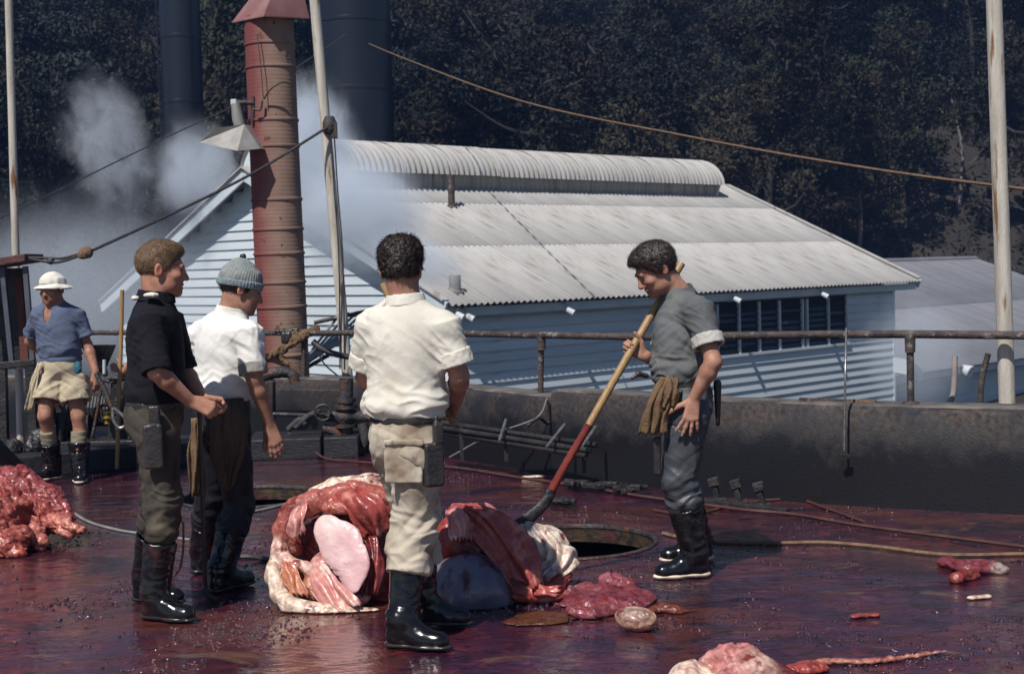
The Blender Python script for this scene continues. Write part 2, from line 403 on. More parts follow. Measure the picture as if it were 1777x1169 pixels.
M['cable'] = mat('dark_cable', (0.025, 0.024, 0.028), (0.05, 0.045, 0.045), 20, 0.6)
M['grey_metal'] = mat('galvanised_grey', (0.33, 0.32, 0.30), (0.22, 0.21, 0.2), 7, 0.5, metal=0.3)

# ---------------------------------------------------------------- ground beyond the deck
def zhill(x, y):
    t = np.clip((y-44)/34.0, 0, 1); base = -3.2+np.where(y > 44, (y-44)*0.29*t*t*(3-2*t)*1.0, 0)
    return base
gx = np.linspace(-130, 150, 90); gy = np.linspace(-30, 330, 110)
XX, YY = np.meshgrid(gx, gy, indexing='ij'); ZZ = zhill(XX, np.minimum(YY, 190))
PT = np.stack([XX.ravel(), YY.ravel(), np.zeros(XX.size)], 1)
ZZ = ZZ + (fbm(PT*0.045, 4)*3.2).reshape(XX.shape)*np.clip((YY-48)/20, 0, 1)
V = np.stack([XX.ravel(), YY.ravel(), ZZ.ravel()], 1); ny = len(gy)
idx = np.arange(XX.size).reshape(XX.shape)
Fq = np.stack([idx[:-1, :-1].ravel(), idx[1:, :-1].ravel(), idx[1:, 1:].ravel(), idx[:-1, 1:].ravel()], 1)
M['hill'] = mat('dry_bush_soil', (0.028, 0.022, 0.018), (0.016, 0.014, 0.012), 0.35, 0.95, bump=0.6, bscale=2.0, c3=(0.09, 0.068, 0.055), s3=0.10, t3=(0.62, 0.70), bdist=0.3)
hill = link('hill', mesh_np('hill', V, Fq), M['hill']); hill['kind'] = 'structure'; hill['label'] = 'steep bush-covered hillside rising behind the sheds'
def zat(x, y):
    i = np.clip((np.asarray(x, float)-gx[0])/(gx[1]-gx[0]), 0, len(gx)-1.001); j = np.clip((np.asarray(y, float)-gy[0])/(gy[1]-gy[0]), 0, len(gy)-1.001)
    a, b = i.astype(int), j.astype(int); u, v = i-a, j-b
    return (ZZ[a, b]*(1-u)*(1-v)+ZZ[a+1, b]*u*(1-v)+ZZ[a, b+1]*(1-u)*v+ZZ[a+1, b+1]*u*v)

# ---------------------------------------------------------------- deck
HOLES = [(G(985, 940)[:2], 0.52), (G(432, 862)[:2], 0.50)]
def deck_material():
    m = bpy.data.materials.new('blood_wet_deck'); m.use_nodes = True; n = m.node_tree.nodes; L = m.node_tree.links; b = n['Principled BSDF']
    tc = n.new('ShaderNodeTexCoord'); mp = n.new('ShaderNodeMapping'); mp.inputs['Rotation'].default_value = (0, 0, math.radians(14)); mp.inputs['Scale'].default_value = (0.9, 1.35, 1)
    L.new(tc.outputs['Object'], mp.inputs[0])
    def nz(scale, det, src, dist=0.0, rough=0.5):
        t = n.new('ShaderNodeTexNoise'); t.inputs['Scale'].default_value = scale; t.inputs['Detail'].default_value = det; t.inputs['Distortion'].default_value = dist
        t.inputs['Roughness'].default_value = rough; L.new(src, t.inputs['Vector']); return t.outputs['Fac']
    def ramp(v, a, c):
        r = n.new('ShaderNodeMapRange'); r.inputs[1].default_value = a; r.inputs[2].default_value = c; L.new(v, r.inputs[0]); return r.outputs[0]
    def mix(f, a, c):
        x = n.new('ShaderNodeMix'); x.data_type = 'RGBA'; L.new(f, x.inputs[0])
        for k, s in ((6, a), (7, c)):
            if isinstance(s, tuple): x.inputs[k].default_value = (*s, 1)
            else: L.new(s, x.inputs[k])
        return x.outputs[2]
    O = tc.outputs['Object']; S = mp.outputs[0]
    big = nz(0.9, 5, O, 0.6); mid = nz(3.2, 6, S, 0.4); fine = nz(26, 6, S); clot = nz(9, 7, O, 0.8, 0.6)
    c = mix(ramp(mid, 0.34, 0.66), (0.032, 0.008, 0.024), (0.080, 0.014, 0.028))
    c = mix(ramp(big, 0.48, 0.58), c, (0.095, 0.024, 0.018))
    c = mix(ramp(clot, 0.57, 0.67), c, (0.140, 0.022, 0.026))
    c = mix(ramp(nz(1.3, 7, S, 1.5, 0.6), 0.50, 0.62), c, (0.016, 0.006, 0.017))
    c = mix(ramp(nz(14, 7, O, 0.6, 0.65), 0.56, 0.64), c, (0.013, 0.005, 0.013))
    c = mix(ramp(nz(2.3, 7, S, 1.2), 0.63, 0.69), c, (0.12, 0.060, 0.042))
    L.new(c, b.inputs['Base Color'])
    rr = n.new('ShaderNodeMapRange'); rr.inputs[1].default_value = 0.40; rr.inputs[2].default_value = 0.62; rr.inputs[3].default_value = 0.06; rr.inputs[4].default_value = 0.36
    L.new(nz(1.7, 6, S, 0.8), rr.inputs[0]); L.new(rr.outputs[0], b.inputs['Roughness'])
    b.inputs['Specular IOR Level'].default_value = 0.4
    # seams of the planking, barely showing under the slime
    wv = n.new('ShaderNodeTexWave'); wv.wave_type = 'BANDS'; wv.bands_direction = 'Y'; wv.inputs['Scale'].default_value = 0.9; wv.inputs['Distortion'].default_value = 0.3; L.new(mp.outputs[0], wv.inputs[0])
    seam = ramp(wv.outputs['Fac'], 0.0, 0.06)
    # bump: wet clots over softer swells; calmer where it pools
    pool = ramp(nz(1.7, 6, S, 0.8), 0.40, 0.60)
    h1 = n.new('ShaderNodeMath'); h1.operation = 'MULTIPLY'; L.new(clot, h1.inputs[0]); L.new(pool, h1.inputs[1])
    h2 = n.new('ShaderNodeMath'); h2.operation = 'MULTIPLY_ADD'; L.new(fine, h2.inputs[0]); h2.inputs[1].default_value = 0.5; L.new(h1.outputs[0], h2.inputs[2])
    h3 = n.new('ShaderNodeMath'); h3.operation = 'MULTIPLY_ADD'; L.new(seam, h3.inputs[0]); h3.inputs[1].default_value = 0.10; L.new(h2.outputs[0], h3.inputs[2])
    bp = n.new('ShaderNodeBump'); bp.inputs['Strength'].default_value = 0.7; bp.inputs['Distance'].default_value = 0.022; L.new(h3.outputs[0], bp.inputs['Height']); L.new(bp.outputs[0], b.inputs['Normal'])
    b.inputs['Coat Weight'].default_value = 0.95; b.inputs['Coat Roughness'].default_value = 0.035; b.inputs['Coat IOR'].default_value = 1.36
    hw = n.new('ShaderNodeMath'); hw.operation = 'MULTIPLY_ADD'; L.new(nz(2.0, 3, S, 1.0), hw.inputs[0]); hw.inputs[1].default_value = 3.4; L.new(nz(9, 4, S, 0.8), hw.inputs[2])
    hc_ = n.new('ShaderNodeMath'); hc_.operation = 'MULTIPLY_ADD'; L.new(h1.outputs[0], hc_.inputs[0]); hc_.inputs[1].default_value = 0.6; L.new(hw.outputs[0], hc_.inputs[2])
    bc = n.new('ShaderNodeBump'); bc.inputs['Strength'].default_value = 0.38; bc.inputs['Distance'].default_value = 0.016; L.new(hc_.outputs[0], bc.inputs['Height']); L.new(bc.outputs[0], b.inputs['Coat Normal'])
    return m
M['deck'] = deck_material()
def build_deck():
    bm = bmesh.new()
    outer = [(-12, -4)]+[(12, -4)]+[(12, 5.5)]+[tuple(p) for p in wall_off(0.05)[::-1]]
    loops = [outer]
    for c, r in HOLES: loops.append([(c[0]+r*math.cos(2*math.pi*k/48), c[1]+r*math.sin(2*math.pi*k/48)) for k in range(48)])
    for lp in loops:
        vs = [bm.verts.new((x, y, 0)) for x, y in lp]
        for i in range(len(vs)): bm.edges.new((vs[i], vs[(i+1) % len(vs)]))
    bmesh.ops.triangle_fill(bm, use_beauty=True, use_dissolve=False, edges=bm.edges[:], normal=(0, 0, 1))
    # drop triangles inside holes, and give the sheet finer faces
    for f in list(bm.faces):
        c = f.calc_center_median()
        if any(math.hypot(c.x-h[0][0], c.y-h[0][1]) < h[1]*0.97 for h in HOLES): bm.faces.remove(f)
    me = bpy.data.meshes.new('deck'); bmesh.ops.recalc_face_normals(bm, faces=bm.faces); bm.to_mesh(me); bm.free()
    if me.polygons[0].normal.z < 0: me.flip_normals()
    o = link('deck', me, M['deck']); o['kind'] = 'structure'; o['label'] = 'wet wooden flensing deck covered with blood'
build_deck()
M['pit'] = mat('rusty_hatch_lining', (0.07, 0.038, 0.016), (0.010, 0.008, 0.007), 14, 0.6, 0.8, bump=0.7, bscale=20, c3=(0.05, 0.012, 0.012), s3=5)
for (c, r), lab in zip(HOLES, ('round open hatch in the deck in front of the man with the long-handled blade', 'round open hatch in the deck behind the white-shirted man')):
    e = empty('deck_hatch', (c[0], c[1], 0)); tag(e, lab, 'hatch', 'round hatches in the deck')
    m = MB(); m.lathe([(r+.002, 0.006), (r+.002, -0.10), (r+.50, -0.11), (r+.50, -2.6), (0.001, -2.6)], (c[0], c[1], 0), 48); child('shaft_lining', m.mesh('shaft_lining', True), M['pit'], e)  # undercut below the lip, shaped to keep the hole dark
    m = MB(); m.lathe([(r-.003, -0.012), (r-.004, 0.010), (r+.000, 0.014), (r+.014, 0.011), (r+.018, 0.003)], (c[0], c[1], 0), 48); child('rim', m.mesh('rim', True), M['dull_iron'], e)

# ---------------------------------------------------------------- parapet wall
def sub2(L, a, b, n=4):
    pts = []
    for i in range(a, b): pts += [L[i]+(L[i+1]-L[i])*k/n for k in range(n)]
    return pts+[L[b]]
e = empty('parapet_wall', (*FW[8], 0)); tag(e, 'long low concrete parapet wall stained black along the deck edge', 'wall')
def wall_section(a, b, h, gap):
    f = sub2(FW, a, b); k = sub2(WB, a, b); m = MB(); n = len(f); v = []
    for i in range(n):
        fr = i/(n-1); hh = h[0]+(h[1]-h[0])*fr; j = lambda s: s*(random.random()-.5)
        v += [(*f[i], -0.25), (*(f[i]+j(.012)), hh*0.5), (*(f[i]+j(.012)), hh-0.03+j(.012)), (*(f[i]+(k[i]-f[i])*.08), hh+j(.014)), (*(k[i]+(f[i]-k[i])*.08), hh+j(.014)), (*k[i], hh-.03), (*k[i], -3.3)]
    F_ = [(i*7+q, (i+1)*7+q, (i+1)*7+q+1, i*7+q+1) for i in range(n-1) for q in range(6)]
    F_ += [tuple(range(7)), tuple((n-1)*7+q for q in range(6, -1, -1))]
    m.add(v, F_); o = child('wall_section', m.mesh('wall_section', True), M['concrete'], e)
wall_section(0, 8, (0.58, 0.61), 0)
wall_section(8, 14, (0.66, 0.66), 0)
for o in list(e.children):
    pass
# the dressed, paler top of the wall
def coping(a, b, h):
    f = sub2(FW, a, b, 6); k = sub2(WB, a, b, 6); m = MB(); v = []; n = len(f)
    for i in range(n):
        hh = h[0]+(h[1]-h[0])*i/(n-1)
        v += [(*(f[i]+(k[i]-f[i])*(.06+.08*random.random())), hh+.002), (*(f[i]+(k[i]-f[i])*.12), hh+.012+.008*random.random()), (*(k[i]+(f[i]-k[i])*.12), hh+.012+.008*random.random()), (*(k[i]+(f[i]-k[i])*.06), hh+.002)]
    m.add(v, [(i*4+q, (i+1)*4+q, (i+1)*4+q+1, i*4+q+1) for i in range(n-1) for q in range(3)])
    child('coping', m.mesh('coping', True), M['concrete_top'], e)
coping(0, 8, (0.58, 0.61)); coping(8, 14, (0.66, 0.66))

# ---------------------------------------------------------------- pipe railing
e = empty('pipe_railing', (*WM[8], 0.6)); tag(e, 'rusty dark pipe handrail standing on the parapet wall', 'railing')
rail_px = [(-420, 577), (-150, 577), (0, 577), (250, 578), (440, 578), (540, 578), (620, 578), (780, 580), (950, 583), (1100, 585), (1240, 583), (1500, 580), (1777, 582), (2100, 586), (2700, 590)]
RAIL = []
for (px, py), w in zip(rail_px, WM): q = P(px, py, w[1]); RAIL.append(np.array([w[0], w[1], q[2]]))
def rail_at(px):
    pts = spline(RAIL, 12); return min(pts, key=lambda p: abs(Q(p)[0]-px))
child('rail', MB().tube(spline(RAIL, 6), 0.028, 10).mesh('rail', True), M['rust_pipe'], e)
for px in (-160, 130, 330, 525, 942, 1580, 2150):
    r = rail_at(px); w = on_wall(px); zt = 0.59 if px < 950 else 0.66
    m = MB(); m.tube([(w[0], w[1], zt), (r[0], r[1], r[2])], 0.024, 10)
    p = child('post', m.mesh('post', True), M['rust_pipe'], e)
    m = MB(); m.lathe([(0.0, .02), (.055, .02), (.06, 0), (.06, -.012)], (w[0], w[1], zt+.008), 16); child('flange', m.mesh('flange', True), M['rust_pipe'], e, sub=p)
    m = MB(); m.lathe([(.034, -.10), (.036, -.02), (.036, .02)], (r[0], r[1], r[2]-.02), 12)
    child('collar', m.mesh('collar', True), M['rust_pipe'], e, sub=p)

# ---------------------------------------------------------------- processing shed
AZ = math.radians(45); BU = np.array([math.sin(AZ), math.cos(AZ), 0]); BW = np.array([-math.cos(AZ), math.sin(AZ), 0]); BZ = np.array([0, 0, 1.0])
E0 = P(775, 530, 25.0); SL = math.radians(24.5); LEN = 16.5; HW = 6.0; RISE = HW*math.tan(SL); OV = 0.27
def B(u, s, z): return E0+u*BU+s*BW+np.array([0, 0, z])
shed = empty('processing_shed', B(LEN/2, HW, -4.1)); tag(shed, 'white weatherboard shed with grey corrugated roof and rounded ridge vent', 'shed')
PITCH_C = 0.165
def corr_sheet(width, length, amp=0.026, nseg=6):
    """corrugated sheet, x along the eaves, y up the slope, from y=0"""
    nw = int(round(width/PITCH_C)); N = nw*nseg; V = []; 
    for j, y in enumerate((0, length)):
        for i in range(N+1): V.append((width*i/N, y, amp*math.cos(2*math.pi*i/nseg)))
    F_ = [(i, i+1, N+2+i, N+1+i) for i in range(N)]
    k = len(V); V += [(x, 0, z-.008) for x, y, z in V[:N+1]]; F_ += [(k+i, k+i+1, i+1, i) for i in range(N)]
    return mesh_np('roof_sheet', V, F_)
def place(o, x, y, z, org, root):
    o.matrix_basis = Matrix(((x[0], y[0], z[0], org[0]-root.location[0]), (x[1], y[1], z[1], org[1]-root.location[1]), (x[2], y[2], z[2], org[2]-root.location[2]), (0, 0, 0, 1)))
slope_dir = BW*math.cos(SL)+BZ*math.sin(SL); slope_n = np.cross(BU, slope_dir)
SLEN = HW/math.cos(SL)
def on_roof(px, py):                 # distance up the near slope for a photo pixel
    d = _fw*FPX+_R*(px-CX)-_U*(py-CY); t = ((E0-CAM)@slope_n)/(d@slope_n); q = CAM+d*t
    return (q-E0)@slope_dir, (q-E0)@BU
laps = [0.0, on_roof(900, 428)[0], on_roof(900, 358)[0], SLEN+0.05]
NS = 15; SW = (LEN)/NS
for r in range(3):
    L = laps[r+1]-laps[r]+0.15; me = corr_sheet(SW, L)
    for i in range(NS):
        o = link('roof_sheet', me, M['asbestos'], shed)
        place(o, BU, slope_dir, slope_n, B(i*SW, 0, 0)+slope_dir*(laps[r]-(0.06 if r == 0 else 0))+slope_n*(0.03+0.010*r+0.004*(i % 2)), shed)
# far slope
sd2 = -BW*math.cos(SL)+BZ*math.sin(SL); sn2 = np.cross(-BU, sd2); me = corr_sheet(SW, SLEN+.05)
for i in range(NS):
    o = link('roof_sheet', me, M['asbestos'], shed); place(o, -BU, sd2, sn2, B((i+1)*SW, 2*HW, 0)+sn2*(0.03+.004*(i % 2)), shed)
# ridge monitor
MW, MH = 0.78, 0.30                  # half width and height of the side above the slope
def mon_profile(nth=14, r=0.98, drop=0.0):
    out = []
    for k in range(nth+1):
        a = math.pi*(1-k/nth); out.append((r*math.cos(a), 0.74*r*math.sin(a)))
    return out
zb = RISE-MW*math.tan(SL)            # where the side meets the roof
ztop = zb+MH+0.05
def barrel_sheet(width):
    nseg = 6; nw = int(round(width/0.165)); N = nw*nseg; pr = mon_profile(); V = []; F_ = []
    for j, (x, z) in enumerate(pr):
        nx, nz = x/0.98, z/(0.74*0.98)*1.0; l = math.hypot(nx, nz)+1e-6
        for i in range(N+1):
            a = 0.024*math.cos(2*math.pi*i/nseg); V.append((width*i/N, x+a*nx/l, z+a*nz/l))
    for j in range(len(pr)-1): F_ += [(j*(N+1)+i, j*(N+1)+i+1, (j+1)*(N+1)+i+1, (j+1)*(N+1)+i) for i in range(N)]
    return mesh_np('barrel_sheet', V, F_)
NB = 10; BL_ = (LEN-2.1)/NB; me = barrel_sheet(BL_+0.06)
for i in range(NB):
    o = link('ridge_vent_sheet', me, M['asbestos'], shed); place(o, BU, BW, BZ, B(0.55+i*BL_, HW, ztop+(0.015 if i < 4 else 0.0)), shed)
for sg in (-1, 1):
    me = corr_sheet(LEN-2.2, MH+0.35, 0.02, 4); o = link('ridge_vent_side', me, M['asbestos'], shed)
    place(o, BU if sg < 0 else -BU, BZ, -BW if sg < 0 else BW, B(0.6 if sg < 0 else LEN-1.6, HW+sg*MW, zb-0.03), shed)
for uu in (0.6, LEN-1.6):
    pts = [B(uu, HW+x*0.97, ztop+z*0.97) for x, z in mon_profile()]+[B(uu, HW+MW, zb-.1), B(uu, HW-MW, zb-.1)]
    child('ridge_vent_end', MB().prism(pts, BU*0.05*(1 if uu < 1 else -1)).mesh('ridge_vent_end'), M['white_paint'], shed)
# rafters' ends: fascia and barge boards
m = MB().box(B(LEN/2, 0.10, -0.13), (LEN-.1, 0.04, 0.16), (BU, BW, BZ)); child('fascia', m.mesh('fascia'), M['white_paint'], shed)
for uu in (-0.02, LEN+0.02):
    for sg in (0, 1):
        a = B(uu, 0.0 if sg == 0 else 2*HW, -0.06); b = B(uu, HW, RISE-0.06)
        child('barge_board', MB().bar(a, b, 0.05, 0.24).mesh('barge_board'), M['white_paint'], shed)
        child('barge_cap', MB().bar(a+BZ*.15, b+BZ*.15, 0.16, 0.03).mesh('barge_cap'), M['asbestos'], shed)
# walls (cores recessed behind the boards)
WALLH = 4.0; U0, U1, S0, S1 = 0.35, LEN-0.9, OV, 2*HW-OV
core = MB().box(B((U0+U1)/2, HW, -WALLH/2-.15), (U1-U0-.06, S1-S0-.06, WALLH), (BU, BW, BZ))
core.add([B(U0+.03, S0, -.15), B(U0+.03, S1, -.15), B(U0+.03, HW, RISE-.2), B(U1-.03, S0, -.15), B(U1-.03, S1, -.15), B(U1-.03, HW, RISE-.2)], [(0, 1, 2), (3, 5, 4), (0, 2, 5, 3), (2, 1, 4, 5)])
child('wall_core', core.mesh('wall_core'), M['white_paint'], shed)
def weather_board(length):
    m = MB(); h = 0.215
    pts = [(0, 0, 0), (0, -0.048, 0), (0, -0.010, h), (0, 0, h)]
    return m.prism(pts, (length, 0, 0)).mesh('weather_board')
BH = 0.195
wboard = weather_board(1.0); wboard.materials.append(M['white_paint'])
def board(u0, u1, s, z, side='long'):
    o = link('weather_board', wboard, None, shed)
    if side == 'long': place(o, BU*(u1-u0), BW, BZ, B(u0, s, z), shed)
    else: place(o, BW*(u1-u0)*-1, BU, BZ, B(s, u1, z), shed)
# window band on the long wall from photo columns
def long_u(px, z=-0.8):
    d = _fw*FPX+_R*(px-CX); q0 = B(0, S0, z); t = ((q0-CAM)@BW)/(d@BW)
    return ((CAM+d*t)-E0)@BU
WU0, WU1 = long_u(1238), long_u(1470); WZ0, WZ1 = -1.42, -0.28
nb = int(WALLH/BH)
for k in range(nb):
    z = -0.30-BH*(k+1)
    if z+BH > WZ0+0.02 and z < WZ1: board(U0, WU0, S0, z); board(WU1, U1, S0, z)
    else: board(U0, U1, S0, z)
for k in range(int((WALLH+RISE)/BH)+2):
    z = -WALLH-.1+BH*k
    if z < -0.3: a, b = S0, S1
    else:
        c = (z+BH-0.03)/math.tan(SL); a, b = max(S0, c), min(S1, 2*HW-c)
    if b-a > 0.3: board(a, b, U0, z, 'gable')
for (u, s) in ((U0-.01, S0-.01), (U1+.0, S0-.01), (U0-.01, S1)):
    child('corner_board', MB().box(B(u, s, -WALLH/2-.15), (.09, .09, WALLH), (BU, BW, BZ)).mesh('corner_board'), M['white_paint'], shed)
child('window_shade_panel', MB().box(B((WU0+WU1)/2, S0+.02, (WZ0+WZ1)/2), (WU1-WU0+.02, .03, WZ1-WZ0+.06), (BU, BW, BZ)).mesh('window_shade_panel'), M['dark_inside'], shed)  # near-black panel: shade behind the louvres put in as colour
win = child('louvre_window', MB().box(B((WU0+WU1)/2, S0-.02, WZ0-.02), (WU1-WU0+.1, .12, .06), (BU, BW, BZ)).mesh('window_sill'), M['white_paint'], shed)
cols = [1243, 1281, 1316, 1351, 1391, 1399, 1436, 1468]
for px in cols:
    u = long_u(px); child('mullion', MB().box(B(u, S0-.03, (WZ0+WZ1)/2), (.055, .06, WZ1-WZ0), (BU, BW, BZ)).mesh('mullion'), M['white_paint'], shed, sub=win)
me = MB().box((0, 0, 0), (1, .10, .012), None).mesh('louvre'); me.materials.append(M['dark_glass'])
for a, b in zip(cols[:-1], cols[1:]):
    ua, ub = long_u(a)+.03, long_u(b)-.03
    if ub-ua < .15: continue
    for k in range(8):
        if random.random() < .10: continue
        z = WZ0+0.08+k*0.135; o = link('louvre', me, None, win)
        x = BU*(ub-ua); y = BW*.5+BZ*.86; y = y/np.linalg.norm(y); zz = np.cross(BU, y); c = B((ua+ub)/2, S0-.005, z)
        o.matrix_basis = Matrix(((x[0], y[0], zz[0], c[0]), (x[1], y[1], zz[1], c[1]), (x[2], y[2], zz[2], c[2]), (0, 0, 0, 1)))
# roof vents
for (px, py, h, r, mt, lab) in ((784, 362, .72, .075, 'rust_pipe', 'thin rusty pipe standing on the shed roof below the ridge vent'), (790, 508, .32, .11, 'grey_metal', 'stubby grey vent pipe near the eaves of the shed roof')):
    sv, uv = on_roof(px, py); b0 = B(uv, 0, 0)+slope_dir*sv
    o = link('roof_vent_pipe', MB().tube([b0-BZ*.05, b0+BZ*h], r, 14).lathe([(r+.05, -.02), (r+.03, .05), (r, .06)], b0+slope_n*.03, 14, slope_n).mesh('roof_vent_pipe', True), M[mt]); tag(o, lab, 'vent pipe')
# flood lamps under the eaves
def eave_lamp(px, py, lab, twin=False):
    u = long_u(px, -.3); d = _fw*FPX+_R*(px-CX)-_U*(py-CY); q0 = B(0, -.12, 0); t = ((q0-CAM)@BW)/(d@BW); c = CAM+d*t
    e = empty('eave_lamp', c); tag(e, lab, 'lamp', 'white lamps under the shed eaves')
    ax = nrm(-BW*.8-BZ*.45+BU*.3)
    child('lamp_housing', MB().lathe([(0.0, -.10), (.045, -.10), (.055, -.08), (.062, .05), (.066, .06), (.06, .055), (0, .04)], c, 14, ax).mesh('lamp_housing', True), M['white_paint'], e)
    child('bracket', MB().tube([c-ax*.1, c-ax*.15+BZ*.12, c+BW*.3+BZ*.16], .018, 6).mesh('bracket', True), M['grey_metal'], e)
eave_lamp(800, 549, 'white eave lamp nearest the shed corner')
eave_lamp(818, 552, 'white eave lamp second from the shed corner')
eave_lamp(992, 541, 'white eave lamp alone halfway along the shaded wall')
eave_lamp(1281, 521, 'white eave lamp at the left end of the louvre window')
eave_lamp(1433, 513, 'white eave lamp at the right end of the louvre window')

# ---------------------------------------------------------------- second shed, lower and farther right
E2 = P(1700, 632, 45.0); Lz = P(1700, 443, 45+7.0)[2]
shed2 = empty('store_shed', E2+np.array([0, 0, -3])); tag(shed2, 'lower shed with grey corrugated roof behind the right end of the white shed', 'shed')
SL2 = math.atan((Lz-E2[2])/9.5); sdir = BW*math.cos(SL2)+BZ*math.sin(SL2); sn = np.cross(BU, sdir)
me2 = corr_sheet(1.1, 4.9)
for i in range(-7, 16):
    for r in range(2):
        o = link('roof_sheet', me2, M['asbestos_dark'], shed2); place(o, BU, sdir, sn, E2+BU*(1.1*i)+sdir*(r*4.75)+sn*(.02*r+.004*(i % 2)), shed2)
child('ridge_cap', MB().tube([E2+BU*-7.7+sdir*9.6, E2+BU*17.6+sdir*9.6], .14, 8).mesh('ridge_cap', True), M['asbestos_dark'], shed2)
child('fascia', MB().box(E2+BU*5+BW*.1-BZ*.15, (25, .04, .2), (BU, BW, BZ)).mesh('fascia'), M['white_paint'], shed2)
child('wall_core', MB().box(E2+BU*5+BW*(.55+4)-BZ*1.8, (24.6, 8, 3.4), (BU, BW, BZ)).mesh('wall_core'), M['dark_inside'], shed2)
for k in range(14):
    o = link('weather_board', wboard, None, shed2); place(o, BU*24.6, BW, BZ, E2+BU*-7.3+BW*.5-BZ*(.35+.2*(k+1)), shed2)
sdB = -BW*math.cos(SL2)+BZ*math.sin(SL2); child('rear_roof', MB().box(E2+BU*5+sdir*9.7+(-sdB)*.9, (25, 1.8, .05), (BU, sdB, np.cross(BU, sdB))).mesh('rear_roof'), M['asbestos_dark'], shed2)
c = P(1502, 640, 44)
# white lamp under its eave
q = P(1678, 643, 44.3); e = empty('eave_lamp', q); tag(e, 'white lamp under the eaves of the lower shed by the bent pipes', 'lamp', 'white lamps under the shed eaves')
child('lamp_housing', MB().lathe([(0.0, -.2), (.12, -.2), (.15, -.1), (.22, .12), (.2, .14), (0, .1)], q, 14, nrm(-BW-BZ*.4)).mesh('lamp_housing', True), M['white_paint'], e)
child('bracket', MB().tube([q, q+BW*.5+BZ*.3], .03, 6).mesh('bracket', True), M['grey_metal'], e)
# white hopper on the shed corner
q = P(1550, 638, 33.5); o = link('hopper', MB().add([q+BU*.0+BZ*.25, q+BU*.7-BZ*.05, q+BU*.75-BZ*.25, q-BZ*.1, q-BW*.5+BZ*.2, q-BW*.45+BU*.6-BZ*.12, q-BW*.4+BU*.6-BZ*.4, q-BW*.4-BZ*.15], [(0, 1, 2, 3), (4, 7, 6, 5), (0, 4, 5, 1), (3, 2, 6, 7), (0, 3, 7, 4), (1, 5, 6, 2)]).mesh('hopper'), M['white_paint']); tag(o, 'small white sloping hopper at the far corner of the white shed', 'hopper')

# ---------------------------------------------------------------- ventilation flue
CH0 = P(494, 655, 14.7); CH1 = P(466, 30, 14.7); cax = nrm(CH1-CH0); flue_b = CH0-cax*3.6; flue_h = np.linalg.norm(CH1-flue_b)
fl = empty('ventilation_flue', flue_b); tag(fl, 'tall red and tan banded metal flue with a pitched cap', 'flue')
def flue_material():
    m = mat('flue_paint', (0.285, 0.185, 0.14), (0.23, 0.145, 0.11), 5, 0.75, bump=0.0)
    n = m.node_tree.nodes; L = m.node_tree.links; b = n['Principled BSDF']
    tc = n.new('ShaderNodeTexCoord'); sx = n.new('ShaderNodeSeparateXYZ'); L.new(tc.outputs['Object'], sx.inputs[0])
    nz = n.new('ShaderNodeTexNoise'); nz.inputs['Scale'].default_value = 3; nz.inputs['Detail'].default_value = 5; L.new(tc.outputs['Object'], nz.inputs[0])
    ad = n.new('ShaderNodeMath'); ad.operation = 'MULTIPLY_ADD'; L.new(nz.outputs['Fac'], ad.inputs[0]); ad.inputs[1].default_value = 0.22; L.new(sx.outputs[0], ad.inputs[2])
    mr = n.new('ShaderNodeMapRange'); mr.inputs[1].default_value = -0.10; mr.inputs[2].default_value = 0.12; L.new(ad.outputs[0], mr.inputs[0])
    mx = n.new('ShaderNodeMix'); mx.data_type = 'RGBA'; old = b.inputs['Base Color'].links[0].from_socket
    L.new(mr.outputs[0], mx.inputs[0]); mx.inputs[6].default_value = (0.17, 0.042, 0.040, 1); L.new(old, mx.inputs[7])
    n2 = n.new('ShaderNodeTexNoise'); n2.inputs['Scale'].default_value = 11; n2.inputs['Detail'].default_value = 2; L.new(tc.outputs['Object'], n2.inputs[0])
    r2 = n.new('ShaderNodeMapRange'); r2.inputs[1].default_value = 0.68; r2.inputs[2].default_value = 0.72; L.new(n2.outputs['Fac'], r2.inputs[0])
    m2 = n.new('ShaderNodeMix'); m2.data_type = 'RGBA'; L.new(r2.outputs[0], m2.inputs[0]); L.new(mx.outputs[2], m2.inputs[6]); m2.inputs[7].default_value = (0.12, 0.05, 0.035, 1)
    L.new(m2.outputs[2], b.inputs['Base Color']); return m
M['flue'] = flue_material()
def local_tube(name, r_of, h0, h1, step, mt, root, ax, bot, n=40):
    """round shell around ax; mesh is centred on the axis so its texture stays on it"""
    pr = []; h = h0
    while h <= h1+1e-6: pr.append((r_of(h), h)); h += step
    o = link(name, MB().lathe(pr, (0, 0, 0), n, ax).mesh(name, True), mt, root); return o
RF = 0.262
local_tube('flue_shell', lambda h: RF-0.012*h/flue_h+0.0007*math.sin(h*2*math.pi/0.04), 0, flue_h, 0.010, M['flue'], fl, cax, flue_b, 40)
hb = flue_h-0.08; k = 0
for py in (78, 118, 210, 255, 347, 398, 440, 490, 532, 575, 615):
    h = (P(470+(py-30)*.04, py, 14.7)-flue_b)@cax; rr = RF-.012*h/flue_h
    link('band', MB().lathe([(rr, h-.016), (rr+.010, h-.012), (rr+.012, h), (rr+.010, h+.012), (rr, h+.016)], (0, 0, 0), 40, cax).mesh('band', True), M['flue'], fl)
